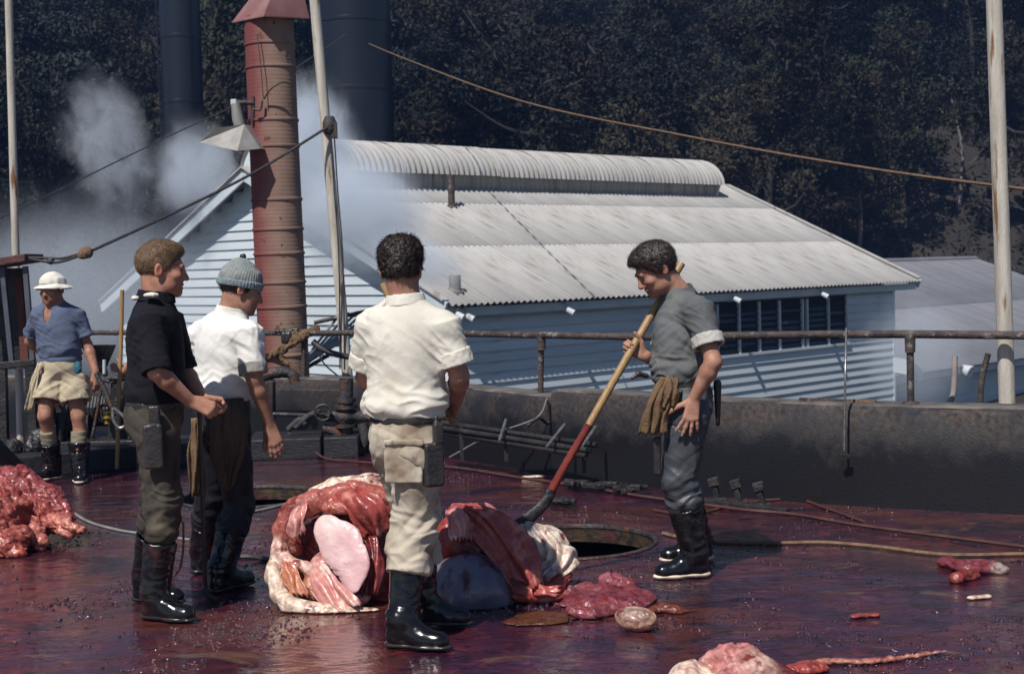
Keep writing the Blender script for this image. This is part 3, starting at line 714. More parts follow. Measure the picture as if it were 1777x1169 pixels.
# pitched cap: four folded plates meeting in a point
cb = cax*(flue_h+0.02); ap = cb+cax*0.55
corn = [P(403, 38, 14.72), P(458, 27, 14.28), P(537, 31, 14.66), P(470, 18, 15.15)]
M['cap'] = mat('red_oxide_cap', (0.20, 0.09, 0.085), (0.27, 0.15, 0.145), 4, 0.6)
vv = [c-flue_b for c in corn]+[P(505, -95, 14.72)-flue_b]+[c-flue_b-cax*.012 for c in corn]
link('cap', MB().add(vv, [(0, 1, 4), (1, 2, 4), (2, 3, 4), (3, 0, 4), (5, 6, 1, 0), (6, 7, 2, 1), (7, 8, 3, 2), (8, 5, 0, 3), (8, 7, 6, 5)]).mesh('cap'), M['cap'], fl)
for a in (0.4, 2.5, 4.6):
    d = np.array([math.cos(a), math.sin(a), 0])*.24; link('cap_stay', MB().bar(cax*(flue_h-.15)+d, cb+d*1.1, .03, .008).mesh('cap_stay'), M['flue'], fl)
# lamp on the flue
q = P(405, 240, 14.45); e = empty('yard_lamp', q); tag(e, 'grey metal yard lamp with wedge shade fixed to the flue', 'lamp')
a = P(345, 247, 14.35); b1 = P(378, 222, 14.3); b2 = P(424, 216, 14.3); cR = P(452, 258, 14.25); cM = P(412, 262, 14.1)
bk = np.array([0.02, .38, .02])
child('lamp_shade', MB().add([a, b1, b2, cR, cM, a+bk*.8, b1+bk*.7, b2+bk*.7, cR+bk*.8], [(0, 1, 2, 4), (2, 3, 4), (5, 8, 7, 6), (0, 5, 6, 1), (1, 6, 7, 2), (2, 7, 8, 3)]).mesh('lamp_shade'), M['grey_metal'], e)
child('lamp_neck', MB().tube([P(417, 224, 14.45), P(413, 206, 14.45), P(409, 180, 14.45)], [.055, .06, .048], 12).mesh('lamp_neck', True), M['grey_metal'], e)
child('insulator', MB().box(P(406, 178, 14.45), (.06, .06, .06)).mesh('insulator', False, .008), M['white_paint'], e)
child('bracket', MB().tube([P(408, 178, 14.45), P(425, 178, 14.45), P(440, 180, 14.5)], .022, 8).tube([P(440, 168, 14.5), P(438, 214, 14.5)], .02, 8).mesh('bracket', True), M['rust_pipe'], e)
child('wire_loop', MB().tube(spline([P(458, 172, 14.40), P(470, 155, 14.36), P(490, 143, 14.38), P(505, 148, 14.42), P(512, 168, 14.45)], 5), .008, 6).tube(spline([P(455, 175, 14.4), P(452, 190, 14.4), P(440, 190, 14.4)], 4), .012, 6).mesh('wire_loop', True), M['cable'], e)

# ---------------------------------------------------------------- black boiler stacks
def stack(px, Y, w, lab):
    q = P(px, 300, Y); b = np.array([q[0], q[1], -3.4]); r = w*Y/FPX/2; e = empty('boiler_stack', b); tag(e, lab, 'chimney', 'black boiler stacks')
    link('stack_shell', MB().lathe([(r, 0), (r*1.0, 10), (r*.97, 24), (r*.9, 24)], (0, 0, 0), 48).mesh('stack_shell', True), M['stack'], e)
    for h in np.arange(2.2, 24, 2.15): link('seam_band', MB().lathe([(r, h-.06), (r+.012, h-.05), (r+.012, h+.05), (r-.003, h+.06)], (0, 0, 0), 48).mesh('seam_band', True), M['stack'], e)
    link('ladder_rod', MB().tube([(-r-.06, -.1, 0.2), (-r-.06, -.1, 23.5)], .03, 6).mesh('ladder_rod'), M['stack'], e)
stack(322, 48, 70, 'slim blue-black boiler stack behind the steam at left')
stack(621, 46, 130, 'thick blue-black boiler stack behind the shed ridge')

# ---------------------------------------------------------------- poles and lines
def pole(pts, Y, w, lab, zb=None):
    a = P(*pts[0], Y); b = P(*pts[1], Y); d = nrm(b-a); a = a-d*2.2
    t = ((zb if zb is not None else 0.0)-b[2])/d[2]; b = b+d*t; r = w*Y/FPX/2
    e = empty('painted_pole', b); tag(e, lab, 'pole', 'flaking white poles along the parapet')
    k = 12; pp = [b+(a-b)*i/k for i in range(k+1)]
    o = link('shaft', MB().tube([p-b for p in pp], [r*1.06-.1*r*i/k for i in range(k+1)], 14, jit=.05).mesh('shaft', True), M['white_pole'], e)
    return e, b, a
pole([(15, 0), (27, 430)], 13.2, 13, 'slim flaking white pole at the left edge of the picture')
mp_, mb_, ma_ = pole([(546, 0), (602, 640)], 14.25, 18, 'flaking white pole beside the banded flue', -0.2)
pole([(1725, 0), (1748, 705)], on_wall(1748, .30)[1], 27, 'thick flaking white pole at the right behind the handrail', 0.5)
pb = P(572, 218, 14.2); link('cable_clamp', MB().lathe([(.05, -.09), (.07, -.06), (.07, .03), (.045, .09)], pb-mp_.location, 12).box(pb-np.array(mp_.location)+np.array([.05, -.02, -.05]), (.05, .06, .16)).mesh('cable_clamp', True), M['dull_iron'], mp_)
def line(name, pts, r, mt, lab, cat, n=8, group=None):
    o = link(name, MB().tube(spline(pts, n), r, 6).mesh(name, True), M[mt]); tag(o, lab, cat, group); return o
line('rope', [P(640, 76, 45.0), P(700, 101, 36), P(900, 174, 26), P(1200, 238, 19), P(1500, 291, 15), P(1777, 328, 12.8), P(2100, 365, 11)], 0.016, 'rope', 'long brown rope sagging across the hillside from the thick stack to the right', 'rope')
line('cable', [P(570, 220, 14.15), P(440, 300, 13.6), P(300, 370, 12.9), P(155, 437, 12.2)], 0.014, 'cable', 'dark taut cable running from the pole down to the pulley at left', 'cable')
line('wire', [P(-30, 390, 17), P(35, 362, 17.5), P(290, 238, 20), P(420, 176, 22), P(545, 97, 24), P(600, 60, 25)], 0.010, 'cable', 'thin dark wire crossing behind the flue and the slim stack', 'wire')
for k, (x0, x1) in enumerate(((580, 590), (586, 598))):
    line('wire', [P(x0-6, 235, 14.15), P(x0, 330, 14.15), P((x0+x1)/2+3, 450, 14.15), P(x1, 640, 14.2)], 0.008, 'cable', ('left' if k == 0 else 'right')+' one of two wires hanging down beside the flaking pole by the flue', 'wire')
line('wire', [P(446, 60, 14.4), P(452, 110, 14.38), P(457, 172, 14.38)], 0.005, 'cable', 'short thin wire hanging down the upper flue to the lamp bracket', 'wire')

# ---------------------------------------------------------------- steam
def steam(px, py, Y, rx, rz, lab, dens, seed, ry=None, tilt=0.0, thr=0.50, ns=2.2):
    c = P(px, py, Y); sx = rx*Y/FPX; sz = rz*Y/FPX; sy = (ry*Y/FPX) if ry else 0.7*(sx+sz)/2
    bm = bmesh.new(); bmesh.ops.create_icosphere(bm, subdivisions=3, radius=1.0); me = bpy.data.meshes.new('steam'); bm.to_mesh(me); bm.free()
    o = link('steam', me); o.location = c; o.scale = (sx, sy, sz); o.rotation_euler = (0, tilt, 0); tag(o, lab, 'steam', None, 'stuff')
    m = bpy.data.materials.new('steam'); m.use_nodes = True; n = m.node_tree.nodes; L = m.node_tree.links; n.clear()
    out = n.new('ShaderNodeOutputMaterial'); pv = n.new('ShaderNodeVolumePrincipled'); L.new(pv.outputs[0], out.inputs['Volume'])
    pv.inputs['Color'].default_value = (0.86, 0.92, 1.0, 1); pv.inputs['Anisotropy'].default_value = 0.0
    tc = n.new('ShaderNodeTexCoord'); ln = n.new('ShaderNodeVectorMath'); ln.operation = 'LENGTH'; L.new(tc.outputs['Object'], ln.inputs[0])
    fo = n.new('ShaderNodeMapRange'); fo.interpolation_type = 'SMOOTHSTEP'; fo.inputs[1].default_value = 1.0; fo.inputs[2].default_value = 0.25; fo.inputs[3].default_value = 0; fo.inputs[4].default_value = 1; L.new(ln.outputs['Value'], fo.inputs[0])
    mp = n.new('ShaderNodeMapping'); mp.inputs['Location'].default_value = (seed, seed*1.7, -seed); mp.inputs['Scale'].default_value = (1.15, .8, .8*max(.5, sz/sx)); mp.inputs['Rotation'].default_value = (0, .25, 0); L.new(tc.outputs['Object'], mp.inputs[0])
    nz = n.new('ShaderNodeTexNoise'); nz.inputs['Scale'].default_value = ns; nz.inputs['Detail'].default_value = 5; nz.inputs['Distortion'].default_value = 1.1; nz.inputs['Roughness'].default_value = .55; L.new(mp.outputs[0], nz.inputs[0])
    a = n.new('ShaderNodeMath'); a.operation = 'MULTIPLY_ADD'; L.new(fo.outputs[0], a.inputs[0]); a.inputs[1].default_value = 0.42; L.new(nz.outputs['Fac'], a.inputs[2])
    r = n.new('ShaderNodeMapRange'); r.inputs[1].default_value = thr+.16; r.inputs[2].default_value = thr+.46; r.inputs[3].default_value = 0; r.inputs[4].default_value = dens/sx; L.new(a.outputs[0], r.inputs[0])
    f2 = n.new('ShaderNodeMath'); f2.operation = 'MULTIPLY'; L.new(r.outputs[0], f2.inputs[0]); L.new(fo.outputs[0], f2.inputs[1])
    L.new(f2.outputs[0], pv.inputs['Density']); me.materials.append(m); return o
steam(190, 250, 31, 120, 190, 'thin wisp of steam drifting up against the dark trees at left', .95, 3.1, thr=.47, ns=2.3, tilt=-.25)
steam(345, 305, 30.5, 120, 130, 'bright puff of steam in front of the slim stack', 1.8, 9.4, thr=.42, ns=2.2)
steam(130, 520, 27, 360, 250, 'low bank of steam behind the men at left', 1.15, 5.5, thr=.33, ns=2.6)
steam(552, 300, 21.5, 100, 210, 'tall plume of steam rising between the flue and the shed roof', 3.6, 12.7, thr=.30, tilt=-0.12, ns=2.2)
steam(630, 370, 20.8, 150, 140, 'middle of the steam cloud hanging in front of the gable beside the pole', 3.8, 31.2, thr=.30, tilt=0.6, ns=2.3)
steam(725, 450, 20.3, 120, 62, 'lower tongue of steam rolling down the shed roof behind the man in cream', 2.6, 17.7, thr=.30, ns=2.2, tilt=0.35)
steam(1590, 610, 27, 140, 150, 'faint steam rising between the two sheds at right', .8, 21.3, thr=.34, ns=2.2)

# ---------------------------------------------------------------- bush on the hillside
M['bark'] = mat('dark_bark', (0.045, 0.036, 0.03), (0.02, 0.017, 0.015), 3, 0.9, bump=0.5, bscale=8)
M['dead_wood'] = mat('bleached_dead_wood', (0.22, 0.19, 0.18), (0.12, 0.10, 0.10), 3, 0.8)
leafm = [mat('gum_leaf_dull_green', (0.030, 0.035, 0.018), (0.016, 0.020, 0.012), 0.5, 0.7, rnd=0.5, spec=.15), mat('gum_leaf_brown', (0.036, 0.031, 0.020), (0.020, 0.018, 0.013), 0.5, 0.7, rnd=0.5, spec=.15), mat('gum_leaf_blue', (0.024, 0.030, 0.026), (0.015, 0.019, 0.018), 0.5, 0.7, rnd=0.5, spec=.15)]
rs = np.random.RandomState(5)
def leaf_cards(pts, size):
    n = len(pts); a = rs.normal(size=(n, 3)); a /= np.linalg.norm(a, axis=1)[:, None]; b = rs.normal(size=(n, 3)); b -= a*(a*b).sum(1)[:, None]; b /= np.linalg.norm(b, axis=1)[:, None]
    s = size*(0.55+0.9*rs.rand(n))[:, None]; V = np.empty((n, 4, 3)); V[:, 0] = pts-a*s; V[:, 1] = pts+b*s*.42; V[:, 2] = pts+a*s; V[:, 3] = pts-b*s*.42
    return V.reshape(-1, 3), np.arange(4*n).reshape(n, 4)
def tree_proto(H, spread, ncl, per, leaf):
    bark = MB(); tips = []
    tr = spline([(0, 0, -1.0), (rs.normal()*.2, rs.normal()*.2, H*.3), (rs.normal()*.5, rs.normal()*.5, H*.6), (rs.normal()*.7, rs.normal()*.7, H*.86)], 4)
    R0 = H*.020; bark.tube(tr, list(np.linspace(R0, R0*.3, len(tr))), 8)
    for k in range(9):
        i = rs.randint(len(tr)//3, len(tr)); p = tr[i]; a = rs.rand()*6.283; l = spread*(.55+.6*rs.rand())
        e_ = p+np.array([math.cos(a)*l, math.sin(a)*l, H*(.08+.16*rs.rand())]); md = (p+e_)/2+np.array([0, 0, H*.05*rs.normal()])
        bark.tube(spline([p, md, e_], 3), list(np.linspace(R0*.42, R0*.1, 7)), 5); tips += [md, e_]
    tips.append(tr[-1]); cl = []
    for k in range(ncl):
        t = tips[rs.randint(len(tips))]+rs.normal(size=3)*np.array([spread*.28, spread*.28, H*.07]); r = spread*(.16+.22*rs.rand())
        d = rs.normal(size=(per, 3)); d /= np.linalg.norm(d, axis=1)[:, None]; cl.append(t+d*(r*(.35+.65*rs.rand(per)**.5))[:, None]*np.array([1.1, 1.1, .72]))
    V, F_ = leaf_cards(np.concatenate(cl), leaf); return bark.mesh('trunk', True), mesh_np('crown', V, F_, False)
protos = [tree_proto(11, 2.9, 46, 230, .115), tree_proto(9, 3.2, 50, 230, .115), tree_proto(13, 3.0, 52, 220, .12), tree_proto(7, 2.6, 44, 220, .105), tree_proto(10, 2.4, 34, 240, .115)]
for t, c in protos: t.materials.append(M['bark'])
for t, c in protos: c.materials.append(leafm[0])
labs = ['dull green gum tree in the dark bush on the hillside', 'brownish gum tree in the dark bush on the hillside', 'blue-grey gum tree in the dark bush on the hillside']
def tree(x, y, k, v, s, rz, name='gum_tree'):
    e = empty(name, (x, y, zat(x, y)-.2)); e.rotation_euler = (0, 0, rz); e.scale = (s, s, s*(.9+.2*rs.rand())); tag(e, labs[v], 'tree', 'gum trees on the hillside')
    link('trunk', protos[k][0], None, e); co = link('crown', protos[k][1], None, e); co.material_slots[0].link = 'OBJECT'; co.material_slots[0].material = leafm[v]
nt_ = 0
for row, y0 in enumerate(np.arange(50, 112, 4.0)):
    half = y0*0.385+3
    for x0 in np.arange(-half, half+1, 3.9+row*.13):
        x = x0+rs.normal()*1.5; y = y0+rs.normal()*1.6
        px = Q((x, y, 2))[0]
        du = np.array([x, y, 0])-E2*np.array([1, 1, 0])
        if -9 < du@BU < 19 and -3 < du@BW < 11.8: continue
        if row == 0 and px < 760 and px > 150 and rs.rand() < .6: continue
        v = rs.choice(3, p=[.4, .36, .24]); tree(x, y, rs.randint(5), v, .72+.5*rs.rand(), rs.rand()*6.28); nt_ += 1
print('trees', nt_)
# scrub between the trees
N = 100000; x = rs.uniform(-60, 70, N); y = rs.uniform(46, 118, N); keep = np.abs(x) < y*.45+4; x, y = x[keep], y[keep]
mound = fbm(np.stack([x*.35, y*.35, 0*x], 1), 3); ok = mound > -.25; x, y, mound = x[ok], y[ok], mound[ok]
du = (np.stack([x, y], 1)-E2[:2]); ins = (du@BU[:2] > -9) & (du@BU[:2] < 19) & (du@BW[:2] > -2) & (du@BW[:2] < 11.5); x, y, mound = x[~ins], y[~ins], mound[~ins]
z = zat(x, y)+rs.rand(len(x))*(.4+1.6*np.clip(mound+.2, 0, 1))
V, F_ = leaf_cards(np.stack([x, y, z], 1), .17)
o = link('scrub', mesh_np('scrub', V, F_, False), mat('dry_scrub', (0.036, 0.028, 0.019), (0.013, 0.015, 0.010), .35, .8, spec=.1)); tag(o, 'low dry scrub and bracken covering the hillside between the trees', 'scrub', None, 'stuff')
for k in range(7):
    x = [8, 16, 3, 22, 12, -14, 27][k]; y = [58, 66, 75, 70, 82, 64, 80][k]; z = zat(x, y); e = empty('dead_tree', (x, y, z)); tag(e, 'bleached leafless dead tree among the gum trees on the hillside', 'dead tree', 'dead trees on the hillside')
    m = MB(); t = spline([(0, 0, -.5), (.3, 0, 2.4), (.1+rs.normal()*.5, .1, 5.2)], 4); m.tube(t, list(np.linspace(.13, .04, len(t))), 6)
    link('trunk', m.mesh('trunk', True), M['dead_wood'], e); m = MB()
    for q in range(5):
        p = t[3+q]; a = rs.rand()*6.3; m.tube(spline([p, p+np.array([math.cos(a)*.6, math.sin(a)*.6, .5]), p+np.array([math.cos(a)*1.5, math.sin(a)*1.5, .8+rs.rand()])], 3), list(np.linspace(.05, .012, 7)), 5)
    link('branches', m.mesh('branches', True), M['dead_wood'], e)
# ================================================================== PEOPLE
def frame(f, up=(0, 0, 1)):
    f = nrm(f); r = np.cross(f, up); r = nrm(r); u = np.cross(r, f); return np.stack([r, f, u])       # rows: right, forward, up
def add_hand(S, w, d, n, side, curl=(.25, .35, .3), spread=0.06, thumb=0.75, sc=1.0, k=.006, col=None, tcurl=0.25):
    """w wrist, d fingers' way, n out of the back of the hand, side: +1/-1 puts the thumb on cross(d, n)*side"""
    d = nrm(d); n = nrm(np.asarray(n, float)-d*(np.asarray(n, float)@d)); l = np.cross(d, n)*side
    for (lo, kn, ln, r) in ((.026, .088, .072, .0092), (.009, .094, .080, .0096), (-.009, .090, .074, .0092), (-.026, .082, .058, .0082)):
        a = w+(d*.012+l*lo*.55)*sc; b = w+(d*kn+l*lo+n*.004)*sc; S.cone(a, b, .0150*sc, .0120*sc, .012, None, '+', False, col)
        p = b; ang = 0.0; dd = nrm(d+l*(lo/.026)*spread*2.2)
        for q, fr in enumerate((.45, .31, .24)):
            ang += curl[q]; v = dd*math.cos(ang)-n*math.sin(ang); e = p+v*ln*fr*sc; S.cone(p, e, r*sc*(1-.08*q), r*sc*(.94-.1*q), k, None, '+', False, col); p = e
    a = w+(d*.018+l*.020-n*.006)*sc; v = nrm(d*math.cos(thumb)+l*math.sin(thumb)-n*.25); b = a+v*.046*sc; S.cone(a, b, .0165*sc, .0125*sc, .010, None, '+', False, col)
    v2 = nrm(v*math.cos(tcurl)+d*math.sin(tcurl)*.8-n*.15); c = b+v2*.034*sc; S.cone(b, c, .0118*sc, .0108*sc, k, None, '+', False, col)
    v3 = nrm(v2+d*.25-n*.1); S.cone(c, c+v3*.026*sc, .0108*sc, .0088*sc, k, None, '+', False, col)
def ridge(x): return 1-2*np.abs(x)
def crease(x, w=.10): return -np.exp(-(x/w)**2)
def smooth(a, b, x): t = np.clip((x-a)/(b-a), 0, 1); return t*t*(3-2*t)
SKIN_BASE = np.array([0.40, 0.215, 0.15])
M['skin'] = mat('sun_tanned_skin', (1.0, 1.0, 1.0), (0.84, 0.76, 0.73), 26, 0.48, 0.66, attr=True, bump=0.25, bscale=140, sss=0.05, bdist=.004, spec=.35, c3=(0.27, .12, .085), s3=9, t3=(.58, .75))
M['rubber'] = mat('wet_black_rubber', (0.004, 0.004, 0.005), (0.007, 0.006, 0.007), 8, 0.07, 0.30, bump=0.14, bscale=14, spec=0.6, bdist=.01, c3=(.045, .014, .012), s3=9, t3=(.60, .70))
M['sole_white'] = mat('pale_rubber_sole', (0.70, 0.62, 0.50), (0.50, 0.36, 0.28), 14, 0.5, c3=(0.25, 0.06, 0.04), s3=12, t3=(0.62, 0.70))
M['sole_black'] = mat('black_rubber_sole', (0.015, 0.015, 0.017), (0.03, 0.028, 0.028), 14, 0.22)
M['leather'] = mat('dark_leather', (0.022, 0.020, 0.022), (0.04, 0.034, 0.032), 14, 0.35, bump=0.3, bscale=60)
M['burlap'] = mat('stained_sacking', (0.20, 0.125, 0.065), (0.12, 0.07, 0.036), 9, 0.95, bump=0.6, bscale=120)
def cloth(name, c1, c2, c3=None, t3=(.56, .68), s3=5, rough=.9, scale=7, c4=None, s4=11, t4=(.64, .72)): return mat(name, c1, c2, scale, rough, bump=0.35, bscale=260, c3=c3, t3=t3, s3=s3, bdist=.003, spec=.25, c4=c4, s4=s4, t4=t4)
def make_person(label, J, tf, pf, head, shirt, trou, boots, hands, hgt=1.0, h=0.006, hair=None, bulk=1.0, legs_skin=False, group=None):
    """J: joints in world space; tf / pf: chest and pelvis facing; returns root"""
    for sd in 'LR':
        fd = nrm((J['toe'+sd]-J['heel'+sd])*np.array([1, 1, 0])); an = (J['toe'+sd]+J['heel'+sd])/2*np.array([1, 1, 0])-fd*.285*hgt*.26; J['an'+sd] = an+np.array([0, 0, .10])
    base = (J['heelR']+J['toeR']+J['heelL']+J['toeL'])/4; base = np.array([base[0], base[1], 0.0])
    root = empty('person', base); tag(root, label, 'person', group)
    HR = frame(head['f'], head.get('up', (0, 0, 1))); hs = head.get('s', 1.0); HC = J['head']
    def hp(x, y, z): return HC+hs*(x*HR[0]+y*HR[1]+z*HR[2])
    skin = np.asarray(head.get('skin', SKIN_BASE)); S = SDF(min(h, .0052) if not legs_skin else h)
    E_ = lambda c, r, k=.014, op='+', R=HR: S.ell(hp(*c), np.asarray(r)*hs, k*hs, R, op)
    E_((0, -.016, .036), (.075, .096, .086)); E_((0, .030, -.022), (.061, .064, .086), .02); E_((0, .034, -.068), (.053, .056, .044), .02)
    S.ell(hp(0, .074, -.096), .019*hs, .018*hs)
    for sg in (-1, 1):
        E_((sg*.043, .058, -.022), (.022, .026, .020), .018); E_((sg*.046, .018, -.066), (.016, .04, .028), .02)
    S.cone(hp(-.034, .083, .022), hp(.034, .083, .022), .011*hs, .011*hs, .014*hs)
    for sg in (-1, 1): S.ell(hp(sg*.031, .103, .002), .0145*hs, .010*hs, None, '-')
    S.cone(hp(0, .086, .014), hp(0, .107, -.030), .008*hs, .0125*hs, .010*hs)
    for sg in (-1, 1): S.ell(hp(sg*.0125, .096, -.034), .0085*hs, .006*hs)
    E_((0, .087, -.0595), (.023, .012, .0065), .006); E_((0, .085, -.072), (.020, .012, .0075), .006)
    E_((0, .096, -.0655), (.026, .010, .0022), .003, '-')
    for sg in (-1, 1):
        er = frame(HR[1]*.95+HR[0]*sg*-.28, HR[2]); S.ell(hp(sg*.078, -.014, -.004), np.array([.0095, .020, .033])*hs, .006*hs, er); S.ell(hp(sg*.088, -.010, -.003), np.array([.007, .010, .019])*hs, .004*hs, er, '-')
    NB_ = J['neck']; S.cone(hp(0, -.030, -.05), NB_, .056*hs, .062*bulk, .03); S.cone(NB_, NB_+(J['chest']-NB_)*.5, .062, .10, .04)
    if shirt.get('vneck'): S.ell(J['chest']+.015*frame(tf)[2], np.array([.15, .112, .18]), .05, frame(tf))
    S.cone(J['shL'], J['shR'], .050, .050, .04); S.cone(NB_+(J['chest']-NB_)*.5, J['pelvis'], .085, .085, .05)
    for sd in 'LR':
        sh, el, wr = J['sh'+sd], J['el'+sd], J['wr'+sd]; b = bulk
        S.cone(sh, el, .050*b, .041*b, .02); fa = wr-el; mid = el+fa*.28
        S.cone(el, mid, .040*b, .0435*b, .02); S.cone(mid, wr, .0435*b, .0285, .015)
        hd = hands[sd]
        S.cone(wr, wr+nrm(hd['d'])*.02, .0275, .022, .012, (nrm(np.asarray(hd['n'], float)), .78))
        add_hand(S, wr+nrm(hd['d'])*.006, hd['d'], hd['n'], hd['side'], hd.get('curl', (.25, .35, .3)), hd.get('spread', .05), hd.get('thumb', .7), hd.get('sc', 1.0), tcurl=hd.get('tc', .25))
        if legs_skin:
            S.cone(J['hip'+sd], J['kn'+sd], .082, .056, .03); k2 = J['kn'+sd]+(J['an'+sd]-J['kn'+sd])*.3+nrm(pf)*-.02
            S.cone(J['kn'+sd], k2, .056, .053, .02); S.cone(k2, J['kn'+sd]+(J['an'+sd]-J['kn'+sd])*.62, .050, .030, .02); S.cone(J['pelvis'], J['hip'+sd], .08, .08, .03)
    def paint(V):
        L = (V-HC)@HR.T/hs; c = np.tile(skin, (len(V), 1)).astype(float); nf = fbm(V*22, 2)
        c *= (1+.16*nf)[:, None]
        def blot(cen, r, col, w=1.0):
            q = ((L-np.array(cen))/np.array(r)); m = np.exp(-(q**2).sum(1)*1.2)*w; c[:] = c*(1-m[:, None])+np.array(col)*m[:, None]
        lip = skin*np.array([.82, .55, .58]); blot((0, .094, -.066), (.022, .015, .010), lip, .8)
        for sg in (-1, 1):
            blot((sg*.031, .092, .024), (.020, .014, .0055), head.get('brow', (.05, .03, .02)), 1.0); blot((sg*.084, -.012, -.004), (.012, .022, .034), skin*np.array([1.12, .75, .72]), .7); blot((sg*.040, .075, -.030), (.022, .025, .018), skin*np.array([1.08, .80, .78]), .5)
        blot((0, .117, -.030), (.015, .015, .013), skin*np.array([1.08, .75, .72]), .5)
        if head.get('stubble'): blot((0, .06, -.085), (.055, .06, .035), skin*np.array([.62, .60, .66]), .55)
        if head.get('tache'): blot((0, .098, -.051), (.028, .02, .008), (.06, .045, .04), 1.0)
        return np.clip(c, 0, 1)
    body = child('body', carve('body', S, None, 1, paint), M['skin'], root)
    # eyes
    m = MB()
    for sg in (-1, 1):
        eo = MB().lathe([(.0001, -.0115*hs), (.006*hs, -.0098*hs), (.010*hs, -.006*hs), (.0115*hs, 0), (.010*hs, .006*hs), (.006*hs, .0098*hs), (.0001, .0115*hs)], hp(sg*.031, .0745, .002), 10, HR[1]).mesh('eye', True)
        child('eye', eo, head.get('eyem', M['eye']), root, sub=body)
    # hair
    if hair:
        S = SDF(min(h, .0055)); g = hair.get('grow', .012); ln = hair.get('line', 0.0)
        S.ell(hp(0, -.016, .036), (np.array([.075, .096, .086])+g)*hs, .01, HR)
        if hair.get('top'): S.ell(hp(0, hair.get('topy', .0), .080), np.array([.064, .074, .046])*hs*hair['top'], .03, HR)
        fc, fr_ = hp(0, .105, -.03+ln), np.array([.095, .085, .095])*hs; S.ell(fc, fr_, .006, HR, '-')
        pn = nrm(HR[1]*.45-HR[2]*.9); lo_ = hair.get('low', .030)*hs; S.cut(pn, HC+pn*lo_)
        fr, am = hair.get('fr', 60), hair.get('amp', .004)
        def hd_(V, N):
            q1 = SDF._d(('e', fc, fr_, HR, 0, 0, 0), V); q2 = lo_-(V-HC)@pn; t = smooth(0, .030, np.minimum(q1, q2*1.2)); return -(g+.003)*hs*(1-t)+(.3+.7*t)*hd0(V)
        def hd0(V): return am*ridge(noise(V*fr)+.5*noise(V*fr*1.9))+am*.6*fbm(V*fr*.35, 2)
        V, F = S.mesh(); V = relax(V, F, 1); N = vnormals(V, F); V = V+N*hd_(V, N)[:, None]; rr_ = np.random.RandomState(len(V) % 997)
        qf = SDF._d(('e', fc, fr_, HR, 0, 0, 0), V); okv = np.where(((V-HC)@pn < lo_-.002) & (qf > .001) & (N@HR[2] > -.75))[0]; k = rr_.choice(okv, hair.get('n', 4200)); p0 = V[k]; nn_ = N[k]
        fl = np.cross(np.cross(nn_, -HR[1]*.8-HR[2]*.5+.35*rr_.normal(size=(len(k), 3))), nn_); fl /= np.linalg.norm(fl, axis=1)[:, None]+1e-9
        ln_ = hair.get('len', .016)*(.5+rr_.rand(len(k)))[:, None]; lift = hair.get('lift', .28)*(.3+1.1*rr_.rand(len(k)))[:, None]; cu = hair.get('curl', .15)*rr_.normal(size=(len(k), 3))
        wv_ = np.cross(fl, nn_)*.0011; p1 = p0+fl*ln_*.55+nn_*ln_*lift+cu*ln_*.5; p2 = p0+fl*ln_+nn_*ln_*lift*1.1+cu*ln_
        n0 = len(V); SV = np.stack([p0-wv_-nn_*.002, p0+wv_-nn_*.002, p1+wv_*.8, p1-wv_*.8, p2+wv_*.25, p2-wv_*.25], 1).reshape(-1, 3); b0_ = n0+6*np.arange(len(k))[:, None]
        child('hair', mesh_np('hair', np.concatenate([V, SV]), np.concatenate([F, b0_+np.array([[0, 1, 2, 3]]), b0_+np.array([[3, 2, 4, 5]])])), hair['mat'], root)
    # shirt
    TR = frame(tf); SR = frame(pf); chest, waist, pel = J['chest'], J['waist'], J['pelvis']; b = bulk
    S = SDF(h); S.ell(chest, np.array([.185, .128, .19])*b, .05, TR); S.ell((chest+waist)/2+.01*TR[1], np.array([.172, .132, .17])*b, .07, TR); S.ell(waist+.03*TR[2], np.array([.168, .128, .12])*b, .07, TR)
    S.cone(J['shL']-.01*TR[2], J['shR']-.01*TR[2], .068*b, .068*b, .06); S.cone(NB_-.015*TR[2], chest, .075, .11, .06, None)
    sl = shirt.get('sleeve', .8); sr = shirt.get('sr', .064)
    for sd in 'LR':
        sh, el, wr = J['sh'+sd], J['el'+sd], J['wr'+sd]; t_ = sl if np.isscalar(sl) else sl[sd]
        e = sh+(el-sh)*min(t_, 1.0); S.cone(sh, e, .074*b, sr*b, .035, None, '+', t_ <= 1.0)
        if t_ > 1: e2 = el+(wr-el)*(t_-1); S.cone(el, e2, sr*b, sr*.88*b, .02, None, '+', False); e = e2; ud = nrm(wr-el)
        else: ud = nrm(el-sh)
        if t_ > 1: S.cut_end = None
    if shirt.get('collar', True): S.cone(NB_-.02*TR[2]+.004*TR[1], NB_+.028*TR[2]+(-.004)*TR[1], .080*hs, .070*hs, .012, None, '+', True); S.cone(NB_+.0*TR[2], NB_+.06*TR[2], .060*hs, .066*hs, .006, None, '-', True)
    if shirt.get('vneck'): S.ell(NB_+TR[1]*.10-TR[2]*.05, np.array([.030, .10, .085]), .008, TR, '-')
    if shirt.get('hem', 0) == 0: S.cut(-TR[2], waist-.045*TR[2])
    else: S.cut(-TR[2], waist-shirt['hem']*TR[2])
    fa_, sd_ = shirt.get('fold', .008), shirt.get('seed', 0.0)
